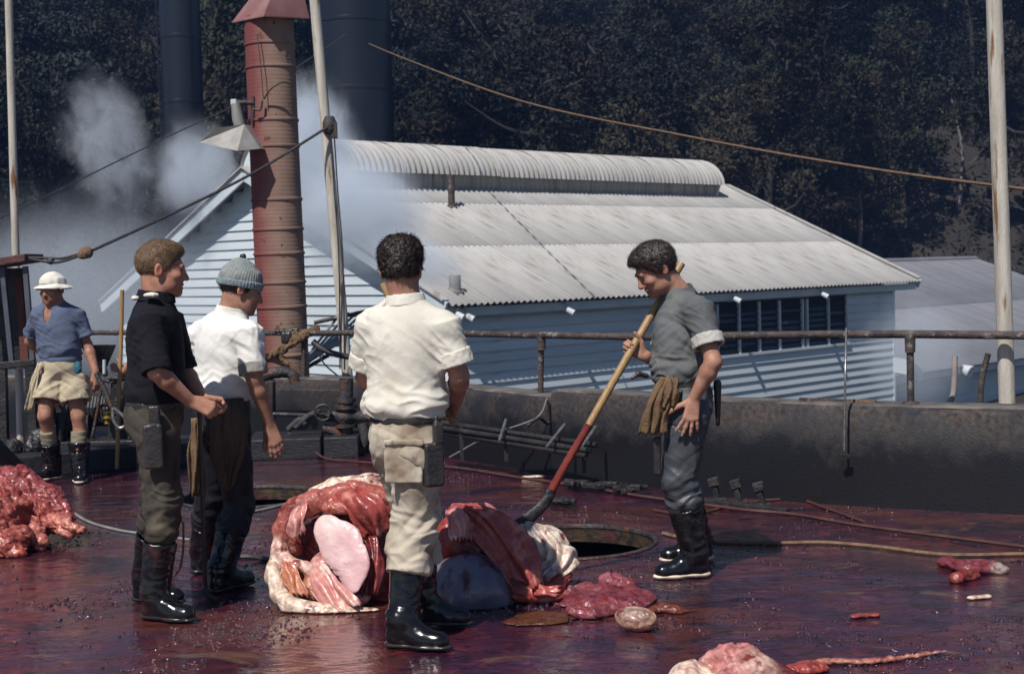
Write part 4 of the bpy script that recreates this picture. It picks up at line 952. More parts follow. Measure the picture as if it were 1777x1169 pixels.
    def sdisp(V, N):
        L = (V-waist)@TR.T; zz = L[:, 2]; Wp = V+.05*np.stack([fbm(V*6+3, 2), fbm(V*6+9, 2), fbm(V*6+31, 2)], 1)+sd_
        mask = smooth(-.25, .35, noise(V*5.5+sd_))
        f1 = ridge(noise(Wp*np.array([10, 10, 2.0])))*.55*mask; f2 = ridge(noise(Wp*np.array([5, 5, 19])))*smooth(.20, .0, zz); A1 = (V@np.array([[1, .1, .8], [.1, 1, .2], [-.8, .2, 1]])); A2 = (V@np.array([[1, -.1, -.8], [.1, 1, .2], [.8, -.2, 1]]))
        f3 = (ridge(noise(A1*np.array([3, 4, 14])+sd_))*(1-mask)+ridge(noise(A2*np.array([3, 4, 13])+sd_+5))*mask)*.6
        ar = np.zeros(len(V))
        for sd in 'LR':
            q = np.linalg.norm(V-(J['sh'+sd]-.11*TR[2]), axis=1); ar = np.maximum(ar, np.exp(-(q/.12)**2)); qe = np.linalg.norm(V-(J['sh'+sd]+(J['el'+sd]-J['sh'+sd])*.75), axis=1); ar = np.maximum(ar, .8*np.exp(-(qe/.08)**2))
        f4 = ridge(noise(A1*np.array([6, 6, 20])+sd_))*ar
        f5 = crease(noise(A2*np.array([2.2, 3, 7])+sd_+7), .11)*.45*(.3+mask)+crease(noise(A1*np.array([2.2, 3, 8])+sd_+17), .10)*.5*(.2+ar)
        edge = smooth(-.045, -.01, zz)
        return 1.3*fa_*(f1+f2*1.15+f3*shirt.get('diag', .55)+f4*1.1+f5*shirt.get('diag', .55)-.35)*(.4+.6*edge)+.0006*fbm(V*60, 2)+shirt.get('puff', .0)*np.exp(-((zz-.02)/.06)**2)
    sh_o = child('shirt', carve('shirt', S, sdisp, 1), shirt['mat'], root); sh_o['label'] = shirt['label']
    if shirt.get('collar', True):
        cu_ = nrm(nrm(HC-NB_)*.55+TR[2]*.6); S = SDF(.0045); S.cone(NB_-.020*cu_, NB_+.034*cu_, .090*hs, .077*hs, .006, None, '+', True); S.cone(NB_-.05*cu_, NB_+.06*cu_, .080*hs, .069*hs, .004, None, '-')
        S.ell(NB_+TR[1]*.085*hs+.01*cu_, np.array([.022, .05, .06]), .006, TR, '-')
        child('collar', carve('collar', S, lambda V, N: .002*fbm(V*22, 2), 1), shirt['mat'], root, sub=sh_o)
    # sleeve cuffs
    for sd in 'LR':
        sh, el, wr = J['sh'+sd], J['el'+sd], J['wr'+sd]; t_ = sl if np.isscalar(sl) else sl[sd]
        if t_ <= 1: a = sh+(el-sh)*t_; u = nrm(el-sh)
        else: a = el+(wr-el)*(t_-1); u = nrm(wr-el)
        rc = (sr if t_ <= 1 else sr*.88)*b; cw = shirt.get('cuff', .035); S = SDF(min(h, .005)); S.cone(a-u*cw, a+u*.006, rc+.007, rc+.009, .004, None, '+', True); S.cone(a-u*(cw+.02), a+u*.02, rc-.008, rc-.006, .004, None, '-', False)
        child('cuff', carve('cuff', S, lambda V, N: .003*fbm(V*35, 2), 1), shirt.get('cuffm', shirt['mat']), root, sub=sh_o)
    # trousers or shorts
    S = SDF(h); S.ell(pel+.005*SR[2], np.array([.168, .130, .135])*b, .05, SR); S.ell(waist-.05*SR[2], np.array([.158, .122, .10])*b, .05, SR); S.ell(pel-SR[1]*.055-.03*SR[2], np.array([.13, .085, .10])*b, .05, SR)
    wd = trou.get('w', 1.0)
    for sd in 'LR':
        hip, kn, an = J['hip'+sd], J['kn'+sd], J['an'+sd]
        if trou.get('short'):
            e = hip+(kn-hip)*trou['short']; S.cone(hip, e, .105*wd, .112*wd, .035, None, '+', True); S.cone(e-nrm(kn-hip)*.10, e+nrm(kn-hip)*.05, .085*wd, .100*wd, .006, None, '-', False)
        else:
            if trou.get('over'):
                ee = an+(kn-an)*trou['over']; S.cone(hip, kn, .102*wd*b, .082*wd*b, .035); S.cone(kn, ee, .082*wd*b, .092*wd, .02, None, '+', True); continue
            bt = an+(kn-an)*trou.get('tuck', .66); S.cone(hip, kn, .102*wd*b, .080*wd*b, .035); S.cone(kn, bt, .080*wd*b, .078*wd*b, .02); S.cone(bt, an+(kn-an)*(trou.get('tuck', .66)-.07), .078*wd*b, .050, .012)
    S.cut(SR[2], waist-.018*SR[2])
    ta, ts = trou.get('fold', .007), trou.get('seed', 4.0)
    def tdisp(V, N):
        Wp = V+.06*np.stack([fbm(V*5+5, 2), fbm(V*5+19, 2), fbm(V*5+41, 2)], 1)+ts; z_ = V[:, 2]; r_ = np.zeros(len(V))
        for sd in 'LR':
            r_ = np.maximum(r_, np.exp(-((z_-J['kn'+sd][2]+.07)/.13)**2)); 
        cr = np.exp(-((z_-J['hipL'][2]+.04)/.10)**2)
        A1 = (V@np.array([[1, .1, .8], [.1, 1, .2], [-.8, .2, 1]])); A2 = (V@np.array([[1, -.1, -.8], [.1, 1, .2], [.8, -.2, 1]])); mask = smooth(-.25, .35, noise(V*4.5+ts))
        f = ridge(noise(Wp*np.array([9, 9, 1.8])))*.6+ridge(noise(Wp*np.array([4, 4, 18])))*r_*1.0+(ridge(noise(A1*np.array([3, 4, 11])+ts))*mask+ridge(noise(A2*np.array([3, 4, 11])+ts))*(1-mask))*(.2+.5*cr+.45*r_)
        f = f+crease(noise(A2*np.array([2, 3, 6])+ts+11), .11)*.5*(.25+r_)+crease(noise(A1*np.array([2, 3, 6])+ts+3), .11)*.5*(.25+cr)
        return 1.25*ta*(f-.35)+.0006*fbm(V*55, 2)
    tr_o = child(trou.get('name', 'trousers'), carve('trousers', S, tdisp, 1), trou['mat'], root); tr_o['label'] = trou['label']
    # belt
    S = SDF(min(h, .006)); S.ell(waist-.030*SR[2], np.array([.172, .136, .20])*b, .01, SR); S.ell(waist-.030*SR[2], np.array([.160, .124, .22])*b, .004, SR, '-'); S.cut(SR[2], waist-.010*SR[2]); S.cut(-SR[2], waist-.050*SR[2])
    child('belt', carve('belt', S, None, 1), trou.get('belt', M['leather']), root)
    # boots
    for sd in 'LR':
        he, to, an, kn = J['heel'+sd], J['toe'+sd], J['an'+sd], J['kn'+sd]; fd = nrm((to-he)*np.array([1, 1, 0])); side = np.cross(fd, [0, 0, 1]); FL = .285*hgt; up = np.array([0, 0, 1.0])
        mid = (he+to)/2*np.array([1, 1, 0]); H0 = mid-fd*FL*.5; pt = lambda f, z: H0+fd*FL*f+up*z
        S = SDF(.0066); ank = np.array([*(pt(.24, 0)[:2]), .10]); top = ank+(kn-ank)*boots.get('top', .62)
        S.cone(pt(.17, .052), pt(.62, .044), .046, .047, .02); S.cone(pt(.62, .044), pt(.87, .040), .047, .038, .015); S.ell(pt(.80, .045), np.array([.045, .055, .036]), .02, frame(fd))
        S.cone(pt(.22, .055), ank+up*.03, .047, .056, .03); S.cone(ank+up*.03, pt(.58, .050), .050, .040, .04); S.cone(ank, top, boots.get('ra', .060), boots.get('r', .074), .02, None, '+', True)
        S.cone(top-nrm(kn-ank)*.06, top+nrm(kn-ank)*.05, boots.get('r', .074)-.012, boots.get('r', .074)-.008, .004, None, '-'); S.cut(-up, up*.012)
        sx = random.random()*9
        def bdisp(V, N):
            z_ = V[:, 2]; Wp = V+.03*np.stack([fbm(V*9+sx, 2), fbm(V*9+7, 2), fbm(V*9+15, 2)], 1)
            w_ = np.exp(-((z_-.15)/.055)**2); return .0065*ridge(noise(Wp*np.array([6, 6, 26])+sx))*w_+.0045*ridge(noise(Wp*np.array([9, 9, 15])+sx*2))*smooth(.1, .2, z_)+.0008*fbm(V*50, 1)
        bo = child('boot', carve('boot', S, bdisp, 1), M['rubber'], root)
        S = SDF(.0062); Z = np.array([0, 0, 1.0]); fl = (Z, .36)
        S.cone(pt(.14, .020), pt(.30, .020), .050, .046, .01, fl); S.cone(pt(.30, .024), pt(.62, .024), .044, .053, .01, (Z, .26)); S.cone(pt(.62, .018), pt(.90, .020), .053, .042, .01, (Z, .34)); S.cut(-Z, Z*.001)
        child('sole', carve('sole', S, lambda V, N: .0016*np.sin(V@fd*2*math.pi/.018)*(V[:, 2] < .012), 1), boots['sole'], root, sub=bo)
    return root, TR, SR
M['eye'] = mat('dark_eye', (0.05, 0.03, 0.02), (0.2, 0.18, 0.17), 80, 0.15)
def joints(d, spec, feet):
    J = {k: P(v[0], v[1], d+(v[2] if len(v) > 2 else 0)) for k, v in spec.items()}
    for k, v in feet.items(): J[k] = G(*v)
    return J
def blob(name, root, prims, mt, disp=None, h=.005, it=1, sub=None, label=None):
    S = SDF(h)
    for q in prims:
        t = q[0]; getattr(S, t)(*q[1:])
    o = child(name, carve(name, S, disp, it), mt, root, sub)
    if label: o['label'] = label
    return o
rag_d = lambda a=.010, f=22: (lambda V, N: a*ridge(noise(V*np.array([f, f, f*.5])+3))+.4*a*fbm(V*f*2, 3))
def drape(name, root, path, widths, across, mt, folds=3, amp=.014, ragged=.012, n=26, label=None, sub=None, seed=0.0, own=None):
    """a thin hanging cloth: path of centres from top to hem, its width at each, the direction across it"""
    pts = spline(path, 7); ac = nrm(across); m = len(pts); ws = np.interp(np.linspace(0, 1, m), np.linspace(0, 1, len(widths)), widths); V = []
    for j, p_ in enumerate(pts):
        t = nrm(pts[min(j+1, m-1)]-pts[max(j-1, 0)]); nv = np.cross(t, ac); nv /= np.linalg.norm(nv); fr = j/(m-1)
        for i in range(n):
            u = i/(n-1)-.5; ph = u*folds*6.283+seed+.9*math.sin(fr*3+seed); dz = amp*(.35+.65*fr)*(math.sin(ph)+.4*math.sin(2.3*ph+1+fr*4))+.03*(.25-u*u)
            q = p_+ac*(u*ws[j]+.006*math.sin(fr*9+u*7+seed))+nv*dz
            if j == m-1: q = q+t*ragged*math.sin(i*2.1+seed)*math.cos(i*.9)
            V.append(q)
    V = np.array(V); Fq = [(j*n+i, j*n+i+1, (j+1)*n+i+1, (j+1)*n+i) for j in range(m-1) for i in range(n-1)]; N0 = len(V)
    nn_ = vnormals(V, np.array(Fq)); V = V+nn_*(.004*fbm(V*30+seed, 2))[:, None]; V2 = V-nn_*.004
    ring = [i for i in range(n)]+[j*n+n-1 for j in range(1, m)]+[(m-1)*n+i for i in range(n-2, -1, -1)]+[j*n for j in range(m-2, 0, -1)]
    Fa = Fq+[tuple(N0+k for k in f[::-1]) for f in Fq]+[(ring[k], N0+ring[k], N0+ring[(k+1) % len(ring)], ring[(k+1) % len(ring)]) for k in range(len(ring))]
    me = mesh_np(name, np.concatenate([V, V2]), Fa); o = child(name, me, mt, root, sub) if root is not None else link(name, me, mt)
    if label: o['label'] = label
    return o
DARKHAIR = mat('black_brown_hair', (0.022, 0.014, 0.012), (0.04, 0.026, 0.02), 40, 0.38, bump=0.8, bscale=170, bdist=.004)
SANDY = mat('short_sandy_hair', (0.19, 0.115, 0.06), (0.10, 0.058, 0.03), 40, 0.6, bump=0.8, bscale=230, bdist=.004)

# ---- the man with the long-handled blade (right)
fD = nrm((-.965, -.26, 0)); dD = 7.46
J = joints(dD, dict(head=(1137, 468, .0), neck=(1176, 511, .03), chest=(1181, 575, .02), waist=(1183, 652, .02), pelvis=(1186, 690, .02), shL=(1212, 533, -.17), shR=(1167, 530, .20), elL=(1238, 628, -.27), wrL=(1205, 690, -.22), elR=(1150, 632, .22), wrR=(1116, 607, .10),
    hipL=(1194, 715, -.09), hipR=(1180, 712, .10), knL=(1178, 828, -.10), knR=(1176, 815, .14), anL=(1206, 968, -.06), anR=(1200, 950, .20)), dict(heelL=(1228, 1000), toeL=(1140, 1006), heelR=(1235, 972), toeR=(1150, 976)))
hd_d, hd_n = nrm((-.86, .10, .48)), nrm((.10, .97, .02)); hndD = P(1096, 606, dD+.02); J['wrR'] = hndD-hd_d*.082+hd_n*.036
shD = dict(mat=cloth('grey_work_shirt', (0.13, 0.135, 0.14), (0.095, 0.10, 0.105), (0.17, 0.165, 0.155), rough=.8), label='grey short-sleeved work shirt with rolled pale cuffs', sleeve=.70, sr=.072, cuff=.055, cuffm=cloth('pale_cuff_lining', (.50, .48, .44), (.40, .38, .35)), fold=.0095, seed=2.0, puff=.010)
trD = dict(mat=mat('oily_blue_grey_trousers', (0.062, 0.066, 0.078), (0.04, 0.043, 0.053), 6, 0.42, 0.62, bump=0.3, bscale=120, c3=(0.10, 0.085, 0.075), s3=4, t3=(.58, .7), bdist=.004), label='shiny blue-grey work trousers tucked into rubber boots', w=1.10, fold=.009, tuck=.70)
pD, TR, SR = make_person('man in grey shirt resting on a long-handled blade, looking down', J, fD, fD, dict(f=(-.80, -.20, -.52), s=1.10, stubble=True, brow=(.03, .02, .015)), shD, trD, dict(top=.62, sole=M['sole_white'], r=.088, ra=.064),
    dict(L=dict(d=(-.22, -.10, -.95), n=(.10, -1, .05), side=1, curl=(.12, .16, .12), spread=.16, thumb=.95, sc=1.15), R=dict(d=hd_d, n=hd_n, side=-1, curl=(.95, 1.15, .8), thumb=.9, tc=.7, sc=1.05)), hgt=1.02, h=.0055, bulk=1.03,
    hair=dict(mat=DARKHAIR, grow=.012, top=1.08, topy=.02, len=.017, lift=.2, curl=.2, n=5600, fr=48, amp=.005))
JD = J
drape('rag', pD, [P(1160, 655, dD-.17), P(1150, 680, dD-.20), P(1140, 715, dD-.19), P(1132, 752, dD-.18)], [.07, .12, .13, .145], (1, -.15, 0), M['burlap'], 3, .017, label='brown sacking rag tucked in the belt', seed=1.0)
drape('rag_fold', pD, [P(1166, 657, dD-.19), P(1164, 680, dD-.215), P(1160, 705, dD-.20)], [.05, .09, .075], (1, -.15, .1), M['burlap'], 2, .016, seed=4.0)
blob('knife_handle', pD, [('chain', [P(1122, 652, dD-.10), P(1108, 648, dD-.12), P(1097, 656, dD-.13)], [.014, .012, .009])], M['leather'])
blob('knife_sheath', pD, [('box', P(1140, 790, dD-.14), (.02, .028, .10), .01, .01)], M['leather'], label='black knife sheath hanging from the belt')
blob('strap', pD, [('cone', P(1245, 665, dD-.02), P(1246, 735, dD-.02), .022, .012, .01)], M['leather'])

# ---- the man seen from behind in cream (centre)
dC = 6.30; fC = nrm((.40, .92, 0)); fCp = nrm((.66, .75, 0))
J = joints(dC, dict(head=(697, 470, .02), neck=(704, 524, .0), chest=(704, 592, .0), waist=(703, 712, .0), pelvis=(703, 758, .0), shL=(648, 556, .06), shR=(768, 560, -.06), elL=(634, 655, .16), wrL=(690, 700, .36), elR=(797, 652, -.06), wrR=(793, 692, .14),
    hipR=(722, 788, -.08), hipL=(690, 788, .08), knR=(722, 890, -.02), knL=(722, 885, .20), anR=(698, 1075, -.02), anL=(752, 1055, .26)), dict(heelR=(668, 1122), toeR=(782, 1130), heelL=(722, 1085), toeL=(806, 1086)))
shC = dict(mat=cloth('cream_cotton_shirt', (0.68, 0.645, 0.565), (0.61, 0.575, 0.50), (0.50, 0.44, 0.35), (.56, .70), 4, c4=(.26, .18, .12), s4=9, t4=(.66, .74)), label='loose cream shirt with rolled sleeves, grubby at the hem', sleeve=.78, sr=.074, cuff=.06, fold=.0085, seed=5.0, puff=.022, hem=.035, diag=.22)
trC = dict(mat=cloth('stained_khaki_trousers', (0.52, 0.455, 0.365), (0.44, 0.38, 0.30), (0.25, 0.19, 0.135), (.48, .66), 5.5, c4=(.11, .065, .045), s4=8, t4=(.60, .70)), label='stained pale khaki trousers with a patch pocket', w=1.10, fold=.011, seed=8.0, over=.46)
pC, TR, SR = make_person('man in cream shirt and khaki trousers seen from behind', J, fC, fCp, dict(f=(.12, .99, -.06), s=1.08), shC, trC, dict(top=.60, sole=M['sole_black'], r=.080),
    dict(R=dict(d=(-.25, .75, -.60), n=(.85, .1, .25), side=-1, curl=(.8, 1.0, .7), thumb=.4, sc=1.1), L=dict(d=(.8, .5, .1), n=(-.3, .5, .5), side=1, curl=(.8, 1.0, .7))), hgt=1.03, h=.0055, bulk=1.04,
    hair=dict(mat=DARKHAIR, grow=.008, top=1.34, topy=-.012, len=.009, lift=.4, curl=.6, n=6500, low=.018, fr=42, amp=.0095))
JC = J
def pocket(c, r, f, hw, hh, th, name, mt, root, sub=None, lab=None):
    R = frame(f); return blob(name, root, [('box', c, (hw, th, hh), .008, .01, R)], mt, lambda V, N: .003*fbm(V*25, 2), .005, 1, sub, lab)
qc = P(700, 800, dC-.176); R_ = frame(nrm((-.10, -1, 0)))
blob('patch_pocket', pC, [('box', qc, (.082, .008, .095), .006, .01, R_), ('box', P(700, 768, dC-.184), (.088, .009, .014), .006, .006, R_)], trC['mat'], lambda V, N: .0045*fbm(V*20, 2), .0055)
blob('knife_sheath', pC, [('box', P(752, 806, dC-.165), (.045, .026, .095), .012, .01, frame(nrm((.5, -1, 0)))), ('box', P(760, 752, dC-.165), (.022, .018, .045), .008, .006, frame(nrm((.5, -1, 0)))), ('cone', P(757, 725, dC-.15), P(757, 775, dC-.16), .012, .012, .01)], M['leather'], None, .005, 1, None, 'black knife sheath on the right hip')

# ---- the man in the black sweater (left)
dA = 6.85; fA = nrm((.94, .34, 0)); fAp = nrm((.92, .25, 0))
J = joints(dA, dict(head=(281, 468, .0), neck=(271, 516, .0), chest=(268, 585, .0), waist=(268, 690, .0), pelvis=(269, 722, .0), shR=(256, 556, -.17), shL=(292, 552, .19), elR=(272, 645, -.26), wrR=(331, 696, -.16), elL=(318, 640, .22), wrL=(352, 692, .06),
    hipR=(272, 750, -.09), hipL=(272, 750, .09), knR=(285, 862, -.08), knL=(276, 860, .12), anR=(268, 1035, -.06), anL=(248, 1020, .18)), dict(heelR=(240, 1072), toeR=(346, 1082), heelL=(228, 1042), toeL=(322, 1050)))
shA = dict(mat=cloth('black_wool_sweater', (0.007, 0.0065, 0.011), (0.010, 0.009, 0.015), rough=.95), label='black wool sweater with the sleeves pushed up', sleeve=.99, sr=.062, cuff=.05, fold=.0065, seed=9.0, hem=.05, puff=.008)
trA = dict(mat=cloth('greasy_olive_trousers', (0.066, 0.056, 0.044), (0.040, 0.034, 0.028), (0.11, 0.09, 0.066), (.55, .68), 4, c4=(.02, .014, .012), s4=6, t4=(.56, .66)), label='greasy olive brown work trousers', w=1.0, fold=.0095, seed=12.0, tuck=.66)
pA, TR, SR = make_person('man in black sweater standing side-on at the left', J, fA, fAp, dict(f=(.96, .24, -.10), s=1.10, skin=np.array([.42, .21, .145]), brow=(.12, .07, .04)), shA, trA, dict(top=.56, sole=M['sole_black'], r=.080),
    dict(R=dict(d=(.80, .10, -.35), n=(.25, -.85, .35), side=-1, curl=(.85, 1.0, .7), thumb=.5, sc=1.08), L=dict(d=(.9, -.1, -.2), n=(.2, .6, .6), side=1, curl=(.8, 1.0, .7))), hgt=1.04, h=.0055, bulk=1.0,
    hair=dict(mat=SANDY, grow=.005, top=1.05, topy=.012, len=.009, lift=.28, curl=.15, n=7500, low=.020, fr=70, amp=.0018))
JA = J
child('collar', carve('collar', (lambda S: S.cone(J['neck']-.012*TR[2], J['neck']+.060*TR[2]+.012*TR[1], .078, .068, .008, None, '+', True).cone(J['neck']-.02*TR[2], J['neck']+.10*TR[2], .058, .060, .005, None, '-'))(SDF(.005)), lambda V, N: .002*fbm(V*30, 2), 1), shA['mat'], pA)
for dx, dy in ((236, 517), (262, 512)):
    q = P(dx, dy, dA-.05 if dx < 250 else dA-.125); blob('white_patch', pA, [('ell', q, (.036 if dx > 250 else .022, .020, .011), .01)], shC['mat'], rag_d(.003, 40), .004)
blob('knife_sheath', pA, [('box', P(266, 775, dA-.205), (.046, .015, .105), .012, .01, frame(nrm((.15, -1, 0)))), ('box', P(268, 722, dA-.20), (.026, .014, .05), .008, .01, frame(nrm((.15, -1, 0))))], M['leather'], None, .005, 1, None, 'dark leather sheath flat on the thigh')
# ---- the man in the white shirt and knitted cap
dB = 7.5; fB = nrm((.70, .71, 0)); fBp = nrm((.72, .69, 0))
J = joints(dB, dict(head=(419, 503, .0), neck=(402, 543, .0), chest=(390, 600, .0), waist=(384, 684, .0), pelvis=(386, 722, .0), shR=(430, 574, -.15), shL=(352, 574, .13), elR=(441, 655, -.20), wrR=(468, 735, -.12), elL=(345, 650, .22), wrL=(380, 700, .38),
    hipR=(400, 748, -.08), hipL=(370, 748, .08), knR=(414, 875, -.06), knL=(366, 868, .12), anR=(396, 1000, -.05), anL=(362, 985, .16)), dict(heelR=(372, 1030), toeR=(432, 1015), heelL=(342, 996), toeL=(400, 984)))
shB = dict(mat=cloth('white_cotton_shirt', (0.76, 0.745, 0.71), (0.70, 0.685, 0.65), (0.60, 0.57, 0.51), (.62, .72), 6, c4=(.35, .27, .21), s4=12, t4=(.68, .73)), label='white shirt with pushed-up grubby cuffs', sleeve=.90, sr=.066, cuff=.05, cuffm=cloth('grubby_cuff', (.34, .32, .31), (.24, .23, .22)), fold=.0075, seed=14.0, puff=.012, diag=.3)
trB = dict(mat=cloth('black_oily_trousers', (0.012, 0.012, 0.016), (0.02, 0.019, 0.024), rough=.45), label='black oily trousers', w=1.0, fold=.008, seed=17.0, tuck=.66)
pB, TR, SR = make_person('man in white shirt and blue-grey knitted cap, back half turned', J, fB, fBp, dict(f=(.90, .32, -.30), s=1.06), shB, trB, dict(top=.56, sole=M['sole_black'], r=.078),
    dict(R=dict(d=(.22, .05, -.97), n=(.25, -.95, .1), side=1, curl=(.12, .2, .18), spread=.04, thumb=.35, sc=1.12), L=dict(d=(.8, .5, -.1), n=(0, .5, .8), side=1, curl=(.6, .8, .5))), hgt=1.0, h=.0056, bulk=1.02,
    hair=dict(mat=DARKHAIR, grow=.006, fr=70, amp=.002))
JB = J; HRB = frame((.90, .32, -.30)); hc = J['head']
M['knit'] = mat('blue_grey_knit', (0.27, 0.29, 0.27), (0.20, 0.23, 0.23), 25, 0.95, bump=0.8, bscale=150, stretch=(1, 1, 1), bdist=.006)
bh = lambda x, y, z: hc+1.06*(x*HRB[0]+y*HRB[1]+z*HRB[2])
def knit(V, N): L = (V-hc)@HRB.T; return .0014*np.sin(np.arctan2(L[:, 1], L[:, 0])*38)+.003*fbm(V*22, 3)
cap = child('knitted_cap', carve('knitted_cap', SDF(.005).ell(bh(0, -.018, .050), np.array([.094, .114, .092])*1.03, .02, HRB).ell(bh(0, -.03, .125), (.05, .055, .03), .03, HRB).cut(-HRB[2]+HRB[1]*.12, bh(0, 0, .018)), knit, 1), M['knit'], pB)
child('cap_brim', carve('cap_brim', SDF(.005).ell(bh(0, -.018, .050), np.array([.103, .123, .12])*1.03, .02, HRB).cut(-HRB[2]+HRB[1]*.12, bh(0, 0, .012)).cut(HRB[2]-HRB[1]*.12, bh(0, 0, .046)), knit, 1), mat('pale_blue_knit', (.24, .30, .33), (.19, .24, .27), 25, .95, bump=.8, bscale=150, bdist=.006), pB, sub=cap)
child('pompom', carve('pompom', SDF(.005).ell(bh(0, -.035, .160), .017, .01, None), rag_d(.004, 60), 1), M['black_iron'], pB, sub=cap)
M['apron'] = mat('greasy_brown_apron', (.085, .055, .032), (.045, .03, .02), 4, .7, bump=.3, bscale=80)
drape('apron', pB, [P(396, 692, dB-.19), P(398, 740, dB-.22), P(398, 790, dB-.21), P(394, 850, dB-.18)], [.17, .21, .19, .03], nrm((.80, .55, 0)), M['apron'], 3, .014, label='brown pointed apron cloth tied at the back', seed=2.0)
drape('rag', pB, [P(341, 725, dB-.12), P(340, 780, dB-.15), P(341, 860, dB-.14)], [.05, .075, .085], nrm((.9, .1, 0)), M['burlap'], 2, .012, label='strip of brown sacking hanging at the left hip', seed=3.0)

# ---- the man in the sun hat (far left)
dE = 11.55; fE = nrm((-.22, -.97, 0))
J = joints(dE, dict(head=(90, 503, -.02), neck=(93, 531, .02), chest=(99, 560, .03), waist=(106, 616, .03), pelvis=(106, 640, .03), shR=(71, 544, .0), shL=(131, 545, .06), elR=(52, 592, .16), wrR=(72, 612, .22), elL=(152, 600, .06), wrL=(166, 645, -.02),
    hipR=(86, 655, .03), hipL=(126, 655, .05), knR=(78, 722, -.08), knL=(136, 722, -.02), anR=(78, 815, .02), anL=(138, 818, .06)), dict(heelR=(104, 830), toeR=(56, 838), heelL=(142, 824), toeL=(136, 850)))
shE = dict(mat=cloth('faded_blue_polo', (0.105, 0.13, 0.20), (0.08, 0.10, 0.16)), label='faded blue open-necked short-sleeved shirt', sleeve=.72, sr=.074, cuff=.02, fold=.008, seed=21.0, hem=.06, vneck=True)
trE = dict(mat=cloth('pale_khaki_shorts', (0.50, 0.42, 0.30), (0.42, 0.35, 0.25), (0.30, 0.24, 0.16), (.6, .7), 6), label='baggy pale khaki shorts', name='shorts', short=.62, w=1.12, fold=.010, seed=25.0, belt=shE['mat'])
pE, TR, SR = make_person('man in white sun hat, blue shirt and khaki shorts by the winch', J, fE, fE, dict(f=(-.25, -.95, -.08), s=1.06, tache=True, stubble=True, skin=np.array([.36, .18, .12])), shE, trE, dict(top=.50, sole=M['sole_white'], r=.088),
    dict(L=dict(d=(.15, -.1, -.98), n=(.75, -.55, .1), side=1, curl=(.5, .7, .5), thumb=.4, sc=1.1), R=dict(d=(.5, .5, -.5), n=(-.5, .3, .4), side=1)), hgt=1.0, h=.0072, bulk=1.0, legs_skin=True,
    hair=dict(mat=DARKHAIR, grow=.003, len=.005, lift=.05, fr=60, amp=.003))
HR_ = frame((-.25, -.95, .02)); hc = J['head']; eh = lambda x, y, z: hc+1.06*(x*HR_[0]+y*HR_[1]+z*HR_[2]); hm = cloth('white_cotton_hat', (.74, .71, .63), (.66, .63, .55))
hat = child('sun_hat', carve('sun_hat', SDF(.006).ell(eh(0, -.018, .052), (.099, .116, .090), .02, HR_).cut(-HR_[2]+HR_[1]*.05, eh(0, 0, .040)), lambda V, N: .005*ridge(noise(V*14)), 1), hm, pE)
child('hat_brim', carve('hat_brim', SDF(.005).ell(eh(0, -.020, .010), (.152, .162, .045), .01, HR_).ell(eh(0, -.020, -.003), (.152, .162, .045), .004, HR_, '-'), lambda V, N: .014*noise(V*9), 1), hm, pE, sub=hat)
for sd in 'LR':
    kn, an = J['kn'+sd], J['an'+sd]; a = kn+(an-kn)*.28; b = kn+(an-kn)*.52; child('sock', carve('sock', SDF(.006).cone(a, b, .062, .064, .01, None, '+', True), lambda V, N: .004*noise(V*np.array([12, 12, 50])), 1), cloth('grey_wool_sock', (.26, .22, .16), (.2, .17, .12)), pE)
drape('hanging_cloth', pE, [P(70, 630, dE-.06), P(60, 665, dE-.10), P(50, 712, dE-.08)], [.05, .07, .09], nrm((.9, -.4, 0)), trE['mat'], 3, .016, label='cloth flap hanging beside the shorts', seed=5.0)
blob('blue_patch', pE, [('ell', P(134, 638, dE-.15), (.03, .02, .05), .01)], mat('teal_patch', (.03, .14, .19), (.02, .10, .14), 20, .8), rag_d(.006, 40), .005)

# ---- the worker hidden behind the black sweater: only a hand on a pole shows
dF = 12.1; fF = nrm((-.9, -.3, 0))
J = joints(dF, dict(head=(272, 505, 0), neck=(276, 532, 0), chest=(276, 565, 0), waist=(278, 620, 0), pelvis=(279, 640, 0), shL=(274, 545, -.17), shR=(280, 545, .17), elL=(252, 600, -.22), wrL=(217, 643, -.12), elR=(262, 596, .22), wrR=(240, 640, .1),
    hipL=(278, 655, -.09), hipR=(280, 655, .09), knL=(276, 725, -.09), knR=(280, 725, .09), anL=(280, 810, -.08), anR=(284, 806, .1)), dict(heelL=(290, 824), toeL=(258, 826), heelR=(292, 818), toeR=(262, 820)))
pF, TR, SR = make_person('worker almost hidden behind the black sweater, one hand on a pole', J, fF, fF, dict(f=(-.9, -.3, -.15), s=1.0), dict(mat=shD['mat'], label='grey shirt', sleeve=.8, sr=.066), dict(mat=trA['mat'], label='dark trousers'), dict(top=.56, sole=M['sole_black']),
    dict(L=dict(d=(-.7, -.1, .25), n=(-.3, -.8, .3), side=1, curl=(.8, 1.0, .7)), R=dict(d=(-.7, 0, -.2), n=(0, .5, .6), side=1)), h=.009, hair=dict(mat=DARKHAIR, grow=.01, fr=60, amp=.003))
